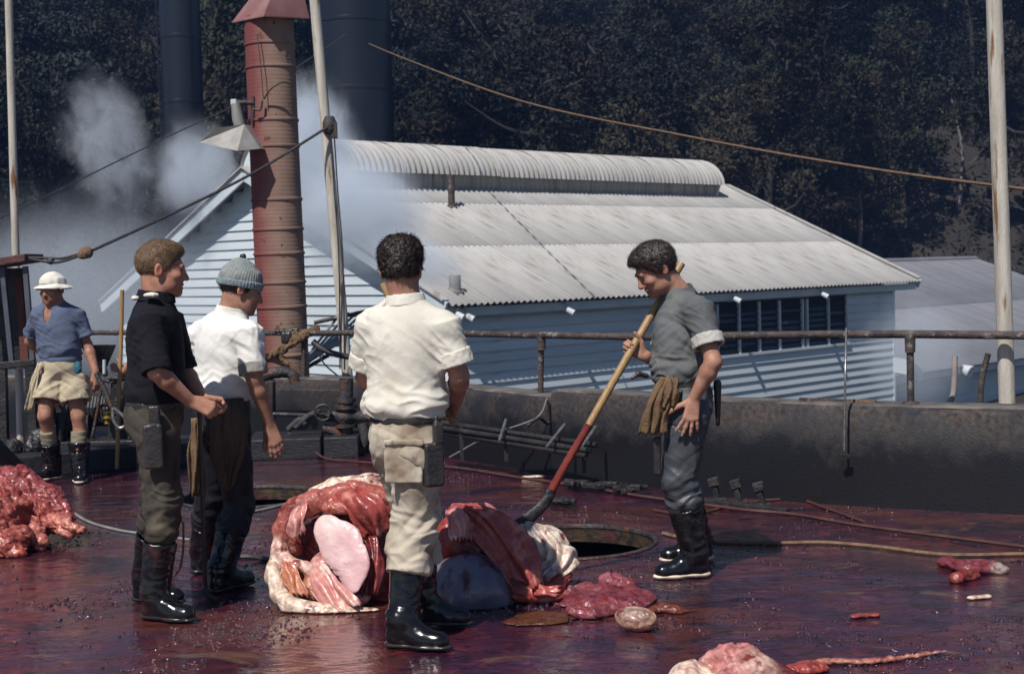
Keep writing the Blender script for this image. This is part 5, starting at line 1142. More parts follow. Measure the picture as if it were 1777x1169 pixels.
# ---- tools in their hands
def pole_tool(name, pts, r, mt, lab, cat, extra=None):
    e = empty(name, pts[-1]); tag(e, lab, cat); child('handle', MB().tube(pts, r, 12).mesh('handle', True), M[mt], e)
    return e
a = P(1183, 457, dD+.16); hnd = P(1096, 606, dD+.02); fer = P(957, 850, dD-.10)
e = pole_tool('flensing_spade', [a, P(1150, 512, dD+.11), hnd, P(1020, 740, dD-.05)], [.0205, .021, .021, .020], 'wood', 'long-handled curved blade with a pale wooden handle, leaning on the shoulder', 'tool')
child('bloody_handle', MB().tube([P(1022, 737, dD-.05), P(985, 800, dD-.08), fer], [.0205, .022, .023], 12).mesh('bloody_handle', True), M['blood_wood'], e)
bl = spline([fer+(hnd-fer)*.02, P(945, 872, dD-.11), P(920, 897, dD-.13), P(898, 912, dD-.15), P(878, 924, dD-.18)], 5)
child('blade', carve('blade', SDF(.005).chain(bl, list(np.linspace(.018, .030, len(bl))), .01, (nrm((.1, 1, .3)), .35)), lambda V, N: .002*fbm(V*30, 2), 1), M['black_iron'], e)
pole_tool('pole_tool', [P(664, 492, dC+.40), P(715, 600, dC+.34), P(790, 738, dC+.20)], .017, 'wood', 'wooden tool handle rising past the neck of the man seen from behind', 'tool')
pole_tool('rake_pole', [P(212, 503, dF-.14), P(210, 600, dF-.14), P(206, 690, dF-.14), P(203, 813, dF-.14)], .018, 'wood', 'upright yellow wooden pole behind the man in the black sweater', 'tool')
e = pole_tool('flensing_knife', [P(346, 706, dA-.02), P(351, 850, dA+.12), P(356, 1018, dA+.30)], .011, 'cable', 'thin dark rod reaching from the black-sweatered man\'s hand to the deck', 'tool')
child('tip', MB().tube([P(356, 1018, dA+.30), P(362, 1034, dA+.28), P(378, 1042, dA+.26)], [.012, .018, .008], 8).mesh('tip', True), M['black_iron'], e)
e = empty('shackle_tool', P(168, 672, dE-.05)); tag(e, 'steel shackle on a bar in the hat-wearing man\'s hand', 'shackle')
child('bar', MB().tube([P(166, 648, dE-.06), P(180, 672, dE-.08), P(193, 706, dE-.1)], [.016, .024, .016], 10).mesh('bar', True), M['dull_iron'], e)
child('bow', MB().tube(spline([P(196, 706, dE-.1), P(197, 728, dE-.1), P(207, 742, dE-.1), P(219, 736, dE-.1), P(214, 722, dE-.1), P(198, 708, dE-.1)], 5), .014, 8).mesh('bow', True), M['steel'], e)
# ================================================================== FLESH ON THE DECK
def flesh_material(name, rough=(.16, .42), wet=.5):
    m = mat(name, (1.0, 1.0, 1.0), (0.50, 0.34, 0.32), 22, rough[0], rough[1], attr=True, bump=0.8, bscale=48, coat=wet, coat_r=.12, sss=.06, bdist=.008, detail=7, c3=(0.16, 0.018, 0.014), s3=13, t3=(.60, .68), dist=1.2)
    return m
M['flesh'] = flesh_material('wet_flesh', (.22, .62), .18); M['fat'] = flesh_material('blubber_and_meat', (.3, .62), .15)
M['sac'] = mat('blue_grey_membrane', (0.16, 0.155, 0.215), (0.10, 0.095, 0.145), 5, .22, .4, bump=.3, bscale=22, coat=.4, c3=(0.06, 0.012, 0.02), s3=7, t3=(.56, .64), stretch=(1, 1, .28), sss=.03)
RED, DRED, PINK, CREAM, SALM, TAN, PALE = (.36, .055, .042), (.13, .012, .012), (.62, .30, .28), (.80, .69, .55), (.46, .125, .095), (.55, .26, .15), (.76, .52, .52)
def flesh(name, S, lab, cat='whale meat', amp=.012, fr=16, mt='flesh', it=1, sharp=.010, group='pieces of whale on the deck', extra=None):
    sd = random.random()*20
    def dp(V, N): 
        Wq = V+.02*np.stack([fbm(V*14+sd, 2), fbm(V*14+9, 2), fbm(V*14+23, 2)], 1); Aq = Wq@np.array([[1, .3, .7], [-.2, 1, .2], [-.7, .1, 1]])
        lum = S.colors(V, (1, 1, 1), sharp)[:, 1]; am = amp*(1-.7*smooth(.30, .60, lum))
        d = am*(.9*fbm(V*fr*.55+sd, 3)+.9*crease(noise(Aq*fr*np.array([.22, .3, .55])+sd), .13)+.5*crease(noise(Aq*fr*np.array([.5, .6, 1.3])+sd+3), .12)*(.6+noise(V*fr*.4))+.34*ridge(noise(Aq*fr*np.array([.35, .8, 2.8])))*(1+noise(V*fr*.5))+.1)
        return d+(extra(V, N) if extra else 0)
    o = link(name, carve(name, S, dp, it, 'prims', sharp), M[mt]); tag(o, lab, cat, group); return o
dM = 7.02
# big cut slab left of the man in cream
S = SDF(.0066); p = lambda x, y, d=0.0: P(x, y, dM+d)
S.chain([p(474, 985, -.02), p(484, 1030, -.10), p(505, 1052, -.16), p(570, 1064, -.20), p(650, 1070, -.20)], [.035, .042, .048, .046, .045], .014, None, CREAM)
S.chain([p(480, 962, .02), p(476, 1000, 0), p(490, 1028, -.05)], [.030, .045, .04], .02, None, CREAM)
S.ell(p(512, 1000, .02), (.07, .06, .075), .016, None, '+', TAN); S.ell(p(550, 1020, -.05), (.10, .08, .07), .016, None, '+', TAN); S.ell(p(600, 1038, -.10), (.12, .07, .045), .016, None, '+', PINK)
S.ell(p(590, 960, .20), (.24, .12, .22), .016, None, '+', RED); S.ell(p(650, 965, .10), (.10, .12, .22), .016, None, '+', DRED); S.ell(p(700, 960, .20), (.16, .13, .20), .03, None, '+', DRED); S.ell(p(690, 1045, .05), (.14, .10, .07), .03, None, '+', RED); S.ell(p(640, 890, .12), (.13, .12, .08), .016, None, '+', RED)
S.chain([p(510, 950, .08), p(494, 915, .06), p(508, 888, .06), p(552, 868, .06), p(612, 852, .10), p(665, 862, .12)], [.05, .055, .062, .064, .058, .06], .014, None, SALM)
S.chain([p(496, 902, .04), p(520, 876, .04), p(560, 858, .06)], [.03, .03, .03], .02, None, PINK)
S.chain([p(545, 856, .16), p(580, 842, .18), p(640, 834, .2), p(680, 836, .2)], [.035, .04, .038, .035], .02, None, CREAM)
S.chain([p(488, 928, .05), p(484, 952, .02), p(500, 975, -.02), p(530, 985, -.05), p(548, 1000, -.07)], [.034, .036, .033, .03, .025], .02, None, (.74, .50, .42))
S.ell(p(600, 880, .02), (.12, .06, .05), .016, None, '+', SALM); S.ell(p(570, 985, .02), (.10, .08, .08), .016, None, '+', PINK)
S.ell(p(533, 938, -.02), (.040, .09, .034), .02, None, '-'); S.ell(p(519, 1002, -.07), (.018, .05, .030), .015, None, '-'); S.ell(p(600, 905, -.02), (.10, .08, .03), .02, None, '-')
S.cut((0, 0, -1), (0, 0, .004))
flesh('blubber_slab', S, 'large cut slab of whale flesh with white blubber rim left of the man in cream', amp=.0085, fr=11, mt='fat')
slab_o = bpy.data.objects['blubber_slab']
# smooth pink lobe standing in it
nn = nrm(np.array([-.50, -.82, .28])); fl_ = (nn, .22)
S = SDF(.006); S.chain([p(572, 922, -.02), p(598, 950, -.08), p(612, 985, -.13), p(614, 1018, -.17)], [.062, .080, .062, .022], .03, fl_, PALE); S.chain([p(562, 915, -.02), p(585, 945, -.07)], [.050, .060], .03, fl_, (.82, .66, .62)); S.chain([p(612, 950, -.05), p(622, 985, -.11)], [.06, .05], .03, fl_, (.66, .42, .50))
M['lobe'] = mat('smooth_pink_membrane', (1, 1, 1), (.80, .66, .70), 9, .3, .5, attr=True, bump=.3, bscale=30, sss=.05, c3=(.42, .13, .12), s3=8, t3=(.58, .72))
flesh('pink_flesh_lobe', S, 'smooth pale pink lobe of flesh standing inside the cut slab', amp=.004, fr=9, mt='lobe')
# red flap
S = SDF(.0066); 
S.chain([p(788, 890, .18), p(825, 900, .16), p(868, 930, .10), p(905, 968, .02), p(925, 1000, -.05)], [.045, .075, .085, .085, .07], .014, None, (.42, .085, .075))
S.chain([p(790, 886, .22), p(840, 892, .24), p(890, 930, .2)], [.04, .055, .05], .014, None, (.58, .20, .19)); S.ell(p(785, 935, .15), (.12, .12, .11), .018, None, '+', RED); S.ell(p(820, 950, .12), (.14, .12, .12), .018, None, '+', DRED)
S.chain([p(895, 1030, -.14), p(930, 1030, -.13), p(965, 1015, -.05), p(980, 1000, 0)], [.040, .048, .045, .04], .02, None, RED); S.ell(p(900, 1010, 0), (.16, .16, .08), .018, None, '+', DRED); S.ell(p(800, 1010, .15), (.2, .15, .12), .018, None, '+', DRED)
S.cut((0, 0, -1), (0, 0, .004)); flap_o = flesh('red_flesh_flap', S, 'folded flap of dark red flesh under the curved blade', amp=.009, fr=10)
def sheet_mat(nm, c1, c2, c3): return mat(nm, c1, c2, 14, .2, .5, bump=.6, bscale=42, coat=.25, coat_r=.12, sss=.05, c3=c3, s3=9, t3=(.54, .66), dist=1.0, bdist=.008)
M['sh_red'] = sheet_mat('red_flesh_sheet', (.40, .085, .07), (.24, .035, .03), (.55, .22, .17)); M['sh_tan'] = sheet_mat('orange_fat_sheet', (.56, .25, .14), (.42, .12, .07), (.70, .50, .38)); M['sh_pink'] = sheet_mat('pink_flesh_sheet', (.62, .30, .27), (.48, .17, .15), (.74, .56, .48)); M['sh_dark'] = sheet_mat('dark_flesh_sheet', (.16, .018, .018), (.09, .010, .012), (.30, .05, .045))
def fold(par, pts, ws, ac, mt, f=1.4, am=.022, sd=0.0): o = drape('flesh_fold', None, pts, ws, ac, M[mt], f, am, .018, 34, seed=sd); o.parent = par
pp = lambda x, y, d=0.0: P(x, y, dM+d)
fold(slab_o, [pp(600, 852, .02), pp(622, 868, -.05), pp(640, 892, -.07), pp(655, 925, -.04)], [.16, .20, .19, .14], (1, -.1, .25), 'sh_red', 1.3, .022, 1)
fold(slab_o, [pp(520, 880, -.01), pp(512, 905, -.05), pp(515, 930, -.05)], [.10, .11, .08], (.9, -.1, .5), 'sh_pink', 1.1, .016, 2)
fold(slab_o, [pp(498, 975, -.05), pp(505, 1000, -.10), pp(520, 1032, -.14)], [.07, .11, .10], (1, -.2, 0), 'sh_tan', 1.6, .014, 3)
fold(slab_o, [pp(545, 985, -.06), pp(560, 1010, -.13), pp(585, 1040, -.19), pp(610, 1056, -.22)], [.10, .15, .16, .12], (.9, -.1, .4), 'sh_pink', 1.8, .018, 4)
fold(slab_o, [pp(640, 930, -.02), pp(648, 975, -.08), pp(645, 1030, -.12)], [.08, .10, .09], (1, 0, 0), 'sh_dark', 1.5, .018, 5)
fold(flap_o, [pp(800, 884, .10), pp(840, 905, .02), pp(880, 945, -.07), pp(910, 990, -.14), pp(925, 1025, -.17)], [.12, .19, .22, .20, .12], (.75, -.1, .65), 'sh_red', 1.5, .024, 6)
fold(flap_o, [pp(790, 884, .08), pp(795, 905, .00), pp(800, 935, -.04)], [.09, .11, .10], (1, 0, .1), 'sh_pink', 1.6, .016, 7)
fold(flap_o, [pp(905, 1015, -.10), pp(935, 1028, -.18), pp(968, 1030, -.20)], [.06, .09, .07], (.3, -.2, .9), 'sh_red', 1.3, .014, 8)
# blue sac
S = SDF(.0066); S.ell(p(815, 1022, -.06), (.215, .20, .175), .04, None, '+', (1, 1, 1)); S.ell(p(785, 1040, -.04), (.19, .17, .13), .08); S.ell(p(860, 1045, -.06), (.11, .14, .10), .05)
S.cut((0, 0, -1), (0, 0, .004)); sv = carve('stomach_sac', S, lambda V, N: .006*ridge(noise(V*np.array([7, 7, 3])))+.003*fbm(V*14, 3), 3); o = link('stomach_sac', sv, M['sac']); tag(o, 'rounded blue-grey organ sac streaked with blood beside the boots', 'organ', 'pieces of whale on the deck')
# white pleated skin
cp = p(945, 958, .10); axp = nrm(np.array([.82, -.35, -.45]))
def pleats(V, N): 
    L = V-cp; u = L@axp; v = L@np.array([0, 0, 1.0]); w = u+.35*v+.9*(v*v)/.15; return .010*np.sin(w*2*math.pi/.042)
S = SDF(.0055); S.chain([p(918, 925, .16), p(950, 945, .10), p(972, 975, .05), p(968, 998, 0)], [.055, .085, .085, .06], .03, None, (.78, .70, .58)); S.ell(p(925, 935, .10), (.07, .06, .06), .03, None, '+', (.30, .31, .36)); S.ell(p(945, 992, -.06), (.07, .05, .04), .02, None, '+', (.38, .36, .40)); S.ell(p(950, 970, .12), (.12, .13, .12), .03, None, '+', (.70, .60, .50))
S.cut((0, 0, -1), (0, 0, .004)); flesh('pleated_skin', S, 'white pleated throat skin lying by the round hatch', amp=.004, fr=14, mt='fat', extra=pleats)
# spilled gut
g = lambda x, y, z=0.0: G(x, y, z)
S = SDF(.0066); coil = [(985, 1030), (1010, 1018), (1040, 1025), (1060, 1012), (1090, 1020), (1110, 1035), (1080, 1045), (1050, 1050), (1015, 1055), (990, 1062), (1030, 1068), (1065, 1060), (1100, 1055), (1125, 1048)]
S.chain([g(x, y, .022+.012*math.sin(i)) for i, (x, y) in enumerate(coil)], [.030+.012*math.cos(i*1.7) for i in range(len(coil))], .035, None, (.25, .06, .075)); S.ell(g(1045, 1040, .01), (.27, .17, .035), .04, None, '+', (.20, .045, .06)); S.chain([g(975, 1010, .03), g(990, 1025, .025)], [.035, .03], .02, None, CREAM); S.ell(g(1060, 1012, .03), (.07, .05, .05), .03, None, '+', (.32, .09, .13)); S.cut((0, 0, -1), (0, 0, .003))
flesh('spilled_gut', S, 'mauve heap of spilled gut on the deck in front of the round hatch', amp=.010, fr=20)
S = SDF(.0066); S.chain([g(1120, 1062, .012), g(1150, 1056, .015), g(1175, 1060, .012), g(1205, 1058, .008)], [.022, .030, .024, .012], .03, ((0, 0, 1), .7), (.17, .045, .02)); S.cut((0, 0, -1), (0, 0, .003)); flesh('jelly_clot', S, 'amber jelly clot trailing right from the spilled gut', amp=.007, fr=24)
S = SDF(.0066); S.chain([g(890, 1078, .006), g(940, 1072, .006), g(990, 1070, .005)], [.05, .06, .04], .04, ((0, 0, 1), .15), (.10, .035, .012)); S.cut((0, 0, -1), (0, 0, .003)); flesh('fluid_slick', S, 'ochre slick of fluid between the blue sac and the gut', amp=.003, fr=20)
# cut disc
c = g(1103, 1070, .065); RR = frame(nrm((-.35, -.75, .55))); S = SDF(.005); S.ell(c, (.10, .030, .050), .01, RR, '+', (.62, .44, .32)); S.ell(c+RR[1]*.026, (.075, .012, .032), .006, RR, '+', (.17, .13, .13)); S.ell(c-RR[1]*.01-np.array([0, 0, .02]), (.09, .05, .04), .02, RR, '+', (.5, .2, .14)); S.cut((0, 0, -1), (0, 0, .003)); flesh('cut_gristle', S, 'oval cut piece with grey face and cream rim on the gut heap', amp=.0025, fr=22, mt='fat')
# left pile
dL = 8.75; SALM = (.33, .075, .058); p = lambda x, y, d=0.0: P(x, y, dL+d); S = SDF(.0072)
S.ell(p(-10, 905, 0), (.26, .30, .22), .06, None, '+', SALM); S.chain([p(-40, 850, .2), p(30, 845, .2), p(80, 870, .15), p(115, 900, .05)], [.13, .12, .10, .06], .05, None, (.34, .075, .075)); S.chain([p(35, 930, -.25), p(15, 955, -.3), p(-30, 950, -.3)], [.07, .08, .1], .05, None, SALM)
S.chain([p(52, 895, -.1), p(60, 925, -.15), p(72, 945, -.18)], [.035, .05, .04], .02, None, (.58, .20, .15)); S.chain([p(90, 905, 0), p(115, 915, -.05), p(140, 920, -.08)], [.05, .05, .025], .03, None, (.60, .22, .16)); S.chain([p(15, 965, -.35), p(40, 955, -.35)], [.04, .025], .02, None, (.5, .12, .07)); S.ell(p(55, 900, .1), (.2, .2, .12), .05, None, '+', RED); S.ell(p(45, 900, -.12), (.05, .10, .09), .03, None, '-'); S.cut((0, 0, -1), (0, 0, .004))
flesh('salmon_flesh_heap', S, 'heap of salmon-red torn flesh at the left edge', amp=.020, fr=19, sharp=.02)
# bottom right piece
S = SDF(.0066); g5 = lambda x, y, z: G(x, y, z)
b0 = G(1270, 1215); S.ell(b0+np.array([-.02, 0, .06]), (.20, .17, .11), .05, None, '+', PINK); S.ell(b0+np.array([-.16, .0, .05]), (.09, .12, .10), .04, None, '+', CREAM); S.ell(b0+np.array([.02, .06, .13]), (.11, .09, .07), .04, None, '+', (.55, .22, .2)); S.ell(b0+np.array([.16, 0, .05]), (.12, .15, .08), .04, None, '+', DRED); S.ell(b0+np.array([.08, -.03, .13]), (.08, .08, .05), .03, None, '+', (.62, .42, .34)); S.ell(b0+np.array([-.09, -.05, .15]), (.05, .06, .04), .03, None, '-'); S.cut((0, 0, -1), (0, 0, .004))
flesh('blubber_chunk', S, 'pink and cream chunk of blubber at the bottom edge', amp=.014, fr=15, mt='fat')
S = SDF(.005); pts = spline([G(1385, 1160), G(1440, 1152), G(1500, 1152), G(1560, 1146), G(1640, 1134)], 5); S.chain([q+np.array([0, 0, .012]) for q in pts], list(np.linspace(.022, .009, len(pts))), .01, ((0, 0, 1), .6), (.45, .19, .14)); S.ell(G(1400, 1160, .01), (.09, .05, .03), .02, None, '+', RED); S.cut((0, 0, -1), (0, 0, .002)); flesh('sinew', S, 'long pale strip of sinew on the deck at bottom right', amp=.005, fr=26, mt='fat')
S = SDF(.0066); S.chain([G(1645, 975, .02), G(1680, 985, .025), G(1715, 982, .025), G(1738, 985, .02)], [.05, .06, .05, .04], .04, ((0, 0, 1), .6), (.22, .05, .065)); S.chain([G(1660, 1003, .02), G(1690, 996, .02)], [.035, .03], .03, None, (.26, .045, .035)); S.ell(G(1735, 988, .02), (.04, .04, .03), .02, None, '+', (.42, .36, .34)); S.cut((0, 0, -1), (0, 0, .003)); flesh('jelly_clot', S, 'lone pinkish clot of organ tissue on the deck at far right', amp=.010, fr=18)
for (x, y, w, lab) in ((925, 827, .07, 'white scrap of blubber near the wall behind the blade handle'), (1500, 1068, .05, 'pale scrap of flesh on the open deck at right'), (1700, 1036, .04, 'thin white scrap on the deck near the right edge'), (1690, 1232, .04, 'pale scrap near the bottom right corner')):
    if y > 1165: continue
    S = SDF(.004); c = G(x, y, .01); S.cone(c-np.array([w, 0, 0]), c+np.array([w, .02, 0]), .022, .026, .01, ((0, 0, 1), .4), '+', False, CREAM if w != .05 else SALM); S.cut((0, 0, -1), (0, 0, .002)); flesh('flesh_scrap', S, lab, amp=.006, fr=30, mt='fat')
# clots, droplets and shreds too small to pick apart
rg = np.random.RandomState(3); ic = bmesh.new(); bmesh.ops.create_icosphere(ic, subdivisions=1, radius=1.0); iv = np.array([v.co[:] for v in ic.verts]); ifc = np.array([[v.index for v in f.verts] for f in ic.faces]); ic.free()
xx, yy = rg.uniform(-60, 1840, 60000), rg.uniform(800, 1200, 60000)
dd_ = _fw*FPX+np.multiply.outer(xx-CX, _R)-np.multiply.outer(yy-CY, _U); qq = CAM+dd_*((-CAMH)/dd_[:, 2])[:, None]
ok = ~((qq[:, 1]+.62*qq[:, 0] > 10.75) & (qq[:, 0] > -.2)) & (qq[:, 1] < 12.2)
for hh in HOLES: ok &= np.hypot(qq[:, 0]-hh[0][0], qq[:, 1]-hh[0][1]) > hh[1]+.05
dens = fbm(qq*1.1, 3)+.35*fbm(qq*5+3, 2)+.4*np.exp(-((qq[:, 0]-.3)**2+(qq[:, 1]-7.6)**2)/1.6)
ok &= dens > .05+.7*rg.rand(len(qq)); spots = qq[ok][:5500]
VV, FF, CC = [], [], []
for i, q in enumerate(spots):
    s = .0028+.0055*rg.rand()**2.2; e = np.array([1+.9*rg.rand(), 1+.6*rg.rand(), .6+.5*rg.rand()])*s; a = rg.rand()*6.28; R2 = np.array([[math.cos(a), -math.sin(a), 0], [math.sin(a), math.cos(a), 0], [0, 0, 1]])
    VV.append((iv*e*(1+.25*rg.normal(size=(len(iv), 1))))@R2.T+q+np.array([0, 0, s*.25])); FF.append(ifc+i*len(iv)); cc = [(.045, .010, .018), (.075, .014, .022), (.025, .008, .016), (.30, .12, .11)][rg.choice(4, p=[.4, .27, .32, .01])]; CC.append(np.tile(cc, (len(iv), 1)))
me = mesh_np('blood_clots', np.concatenate(VV), np.concatenate(FF), True, np.concatenate(CC)); o = link('blood_clots', me, mat('wet_clot', (1, 1, 1), (.8, .7, .7), 30, .14, attr=True, spec=1.0, coat=1.0, coat_r=.1)); tag(o, 'small wet clots and shreds scattered over the bloody deck', 'clots', None, 'stuff')

# ================================================================== GEAR ALONG THE WALL
# timber step along the back of the deck
st = [G(-260, 850), G(0, 834), G(130, 822), G(240, 811), G(430, 800), G(560, 795), G(625, 793)]
e = empty('timber_step', st[3]); tag(e, 'black tarred timber step along the foot of the wall behind the men', 'step')
for a, b in zip(st[:-1], st[1:]):
    d = nrm((b-a)*np.array([1, 1, 0])); n_ = np.array([-d[1], d[0], 0]); a_ = a+d*.012; b_ = b-d*.012; child('timber', MB().box((a_+b_)/2+n_*.35+np.array([0, 0, .09]), (np.linalg.norm(b_-a_), .70, .19), (d, n_, np.array([0, 0, 1.0]))).mesh('timber', False, .012), M['black_tar'] if 'black_tar' in M else M['black_iron'], e)
# winch beside the man in the hat
wz = 12.75; e = empty('steam_winch', G(170, 806)); tag(e, 'grimy black steam winch with drum and levers behind the hat-wearing man', 'winch'); w = lambda x, y, d=0.0: P(x, y, wz+d)
Xv, Yv, Zv = np.eye(3)
child('bed', MB().box(w(165, 768, .25), (.95, .8, .12)).mesh('bed', False, .01), M['black_iron'], e)
for x in (100, 200): child('side_frame', MB().prism([w(x-14, 765), w(x+18, 765), w(x+12, 690), w(x+4, 660), w(x-8, 664)], (0, .07, 0)).prism([w(x-14, 765, .5), w(x+18, 765, .5), w(x+12, 690, .5), w(x+4, 660, .5), w(x-8, 664, .5)], (0, .07, 0)).box(w(x+2, 690, .28), (.08, .5, .10)).mesh('side_frame', False, .008), M['black_iron'], e)
child('drum', MB().lathe([(.0, -.30), (.20, -.30), (.20, -.27), (.12, -.26), (.12, .26), (.20, .27), (.20, .30), (0, .30)], w(150, 712, .28), 24, (1, 0, .0)).mesh('drum', True), M['dull_iron'], e)
child('drum_rope', MB().tube([w(150, 712, .28)+np.array([-.25+.5*i/120, .137*math.cos(i*.9), .137*math.sin(i*.9)]) for i in range(121)], .016, 6).mesh('drum_rope', True), M['cable'], e)
gear = MB(); gc = w(212, 720, .05)
for k in range(28):
    a = 2*math.pi*k/28; gear.box(gc+np.array([0, math.cos(a)*.175, math.sin(a)*.175]), (.05, .02, .03), (Xv, np.array([0, -math.sin(a), math.cos(a)]), np.array([0, math.cos(a), math.sin(a)])))
gear.lathe([(.10, -.02), (.17, -.025), (.17, .025), (.10, .02)], gc, 28, (1, 0, 0)); gear.lathe([(0, -.04), (.04, -.04), (.04, .04), (0, .04)], gc, 14, (1, 0, 0))
for k in range(5): a = 2*math.pi*k/5; gear.bar(gc, gc+np.array([0, math.cos(a)*.11, math.sin(a)*.11]), .025)
go = child('gear_wheel', gear.mesh('gear_wheel', True), M['dull_iron'], e); go['kind'] = 'stuff'
child('steam_cylinder', MB().lathe([(0, -.2), (.10, -.2), (.11, -.16), (.085, -.15), (.085, .15), (.11, .16), (.10, .2), (0, .2)], w(120, 742, .1), 18, (1, 0, .1)).mesh('steam_cylinder', True), M['black_iron'], e)
child('cross_pipe', MB().tube([w(172, 657), w(240, 656), w(262, 660, .1)], .026, 10).mesh('cross_pipe', True), M['black_iron'], e)
child('hopper', MB().add([w(146, 598, .1), w(202, 598, .1), w(202, 598, .5), w(146, 598, .5), w(162, 640, .2), w(184, 640, .2), w(184, 640, .4), w(162, 640, .4)], [(0, 1, 5, 4), (1, 2, 6, 5), (2, 3, 7, 6), (3, 0, 4, 7), (4, 5, 6, 7)]).box(w(174, 652, .3), (.10, .15, .12)).mesh('hopper'), M['black_iron'], e)
child('gauge_glass', MB().tube([w(181, 624, -.02), w(181, 648, -.02)], .016, 10).mesh('gauge_glass', True), M['white_paint'], e)
for x0, x1, y0, y1 in ((60, 52, 760, 690), (108, 122, 755, 668), (160, 176, 760, 676), (225, 236, 760, 690)): child('lever', MB().tube([w(x0, y0, -.05), w((x0+x1)/2, (y0+y1)/2, -.06), w(x1, y1, -.05)], [.018, .015, .012], 8).mesh('lever', True), M['dull_iron'], e)
child('brass_valve', MB().lathe([(0, -.05), (.03, -.05), (.02, -.01), (.045, 0), (.02, .02), (.035, .05), (0, .05)], w(186, 725, -.08), 12).mesh('brass_valve', True), mat('tarnished_brass', (.32, .20, .05), (.2, .12, .03), 12, .4, metal=.7), e)
for pts, r in (([(88, 700), (95, 740), (82, 780)], .020), ([(110, 690), (118, 735), (104, 775)], .016), ([(228, 705), (240, 735), (222, 765)], .018), ([(130, 690), (150, 655), (190, 662)], .018)): child('pipe', MB().tube(spline([w(x, y, -.02) for x, y in pts], 5), r, 8).mesh('pipe', True), M['dull_iron'], e)
S = SDF(.012); 
for k in range(16): S.ell(P(8+rg.rand()*70, 762+rg.rand()*62, 12.0+rg.rand()*.3), .05+.05*rg.rand(), .03)
S.cut((0, 0, -1), (0, 0, .004)); o = link('chain_heap', carve('chain_heap', S, lambda V, N: .018*ridge(noise(V*17))+.01*fbm(V*30, 2), 0), mat('wet_grey_chain', (.07, .065, .065), (.02, .02, .024), 12, .25, .6, bump=.9, bscale=30, metal=.3)); tag(o, 'wet heap of grimy chain and rags at the left beside the winch', 'chain heap')
# tall cabinet frame at the left edge
e = empty('control_cabinet', P(20, 640, 12.4)); tag(e, 'dark open-fronted cabinet with a rusty top at the left edge', 'cabinet'); w = lambda x, y, d=0.0: P(x, y, 12.4+d)
for x0, x1 in ((4, 22), (44, 58), (-60, -50)): child('post', MB().bar(w(x0, 462), w(x1, 640), .045, .045).mesh('post', False, .006), M['dull_blue'] if 'dull_blue' in M else mat('dull_blue_paint', (.075, .085, .11), (.05, .055, .075), 8, .6), e)
M['dull_blue'] = e.children[0].data.materials[0]
child('back_panel', MB().prism([w(-60, 465, .35), w(46, 465, .35), w(60, 640, .35), (w(-50, 640, .35))], (0, .02, 0)).mesh('back_panel'), M['black_iron'], e)
child('rust_panel', MB().prism([w(26, 480, .3), w(38, 480, .3), w(50, 636, .3), w(36, 636, .3)], (0, .02, 0)).mesh('rust_panel'), mat('rust_plate', (.13, .035, .025), (.07, .02, .018), 6, .7), e)
child('side_panel', MB().prism([w(46, 465), w(46, 465, .35), w(60, 640, .35), w(60, 640)], (.012, 0, 0)).mesh('side_panel'), M['black_iron'], e)
child('top', MB().box(w(0, 457, .16), (.62, .5, .07), (nrm(w(60, 452)-w(0, 462)), Yv, Zv)).mesh('top', False, .01), mat('rusty_lid', (.15, .055, .045), (.08, .035, .035), 9, .8, bump=.5, bscale=40), e)
child('bottom_rail', MB().bar(w(-60, 640), w(62, 628), .07, .06).mesh('bottom_rail', False, .006), M['black_iron'], e)
child('leg', MB().bar(w(52, 636), w(60, 770), .07).mesh('leg'), M['black_iron'], e); child('leg', MB().bar(w(4, 640), w(8, 790), .07).mesh('leg'), M['black_iron'], e)
# guy rope ends and pulley
e = empty('pulley_block', P(148, 438, 12.2)); tag(e, 'small rope-wrapped pulley block on the cable above the hat-wearing man', 'pulley')
child('block', carve('block', SDF(.006).ell(P(150, 438, 12.2), (.055, .04, .05), .02).ell(P(143, 442, 12.2), (.04, .035, .035), .02), lambda V, N: .006*ridge(noise(V*35)), 1), M['rope'], e)
for dy, dy2 in ((440, 448), (443, 455)): child('strop', MB().tube(spline([P(140, dy, 12.2), P(110, (dy+dy2)/2+4, 12.25), P(88, dy2, 12.3), P(40, 447, 12.4)], 5), .012, 8).mesh('strop', True), M['cable'], e)
child('knot', carve('knot', SDF(.005).ell(P(88, 453, 12.3), (.035, .03, .03), .01), lambda V, N: .004*noise(V*60), 1), M['cable'], e)
# valve manifold behind the man in cream
e = empty('valve_manifold', G(605, 800)); tag(e, 'thick grimy pipe valve manifold at the wall left of the man in cream', 'valve'); w = lambda x, y, d=0.0: P(x, y, 12.75+d)
child('standpipe', MB().tube([w(601, 656), w(601, 697)], .062, 16).lathe([(.062, -.02), (.082, -.02), (.082, .02), (.062, .02)], w(601, 694), 16).mesh('standpipe', True), M['dull_iron'], e)
child('valve_body', carve('valve_body', SDF(.008).ell(w(600, 722), (.10, .09, .075), .03).cone(w(570, 722), w(635, 722), .05, .05, .02).cone(w(600, 700), w(600, 750), .065, .065, .02), lambda V, N: .006*fbm(V*25, 2), 1), M['dull_iron'], e)
for y in (706, 738): child('flange', MB().lathe([(.05, -.012), (.105, -.012), (.105, .012), (.05, .012)], w(600, y), 18).mesh('flange', True), M['dull_iron'], e)
for pts, r in (([(628, 735), (634, 765), (615, 790), (598, 785)], .045), ([(560, 742), (585, 752), (592, 780), (600, 795)], .04), ([(512, 742), (535, 722), (556, 716), (575, 722)], .03), ([(500, 745), (520, 728), (530, 735)], .028)): child('elbow_pipe', MB().tube(spline([w(x, y, -.05) for x, y in pts], 5), r, 12).mesh('elbow_pipe', True), M['dull_iron'], e)
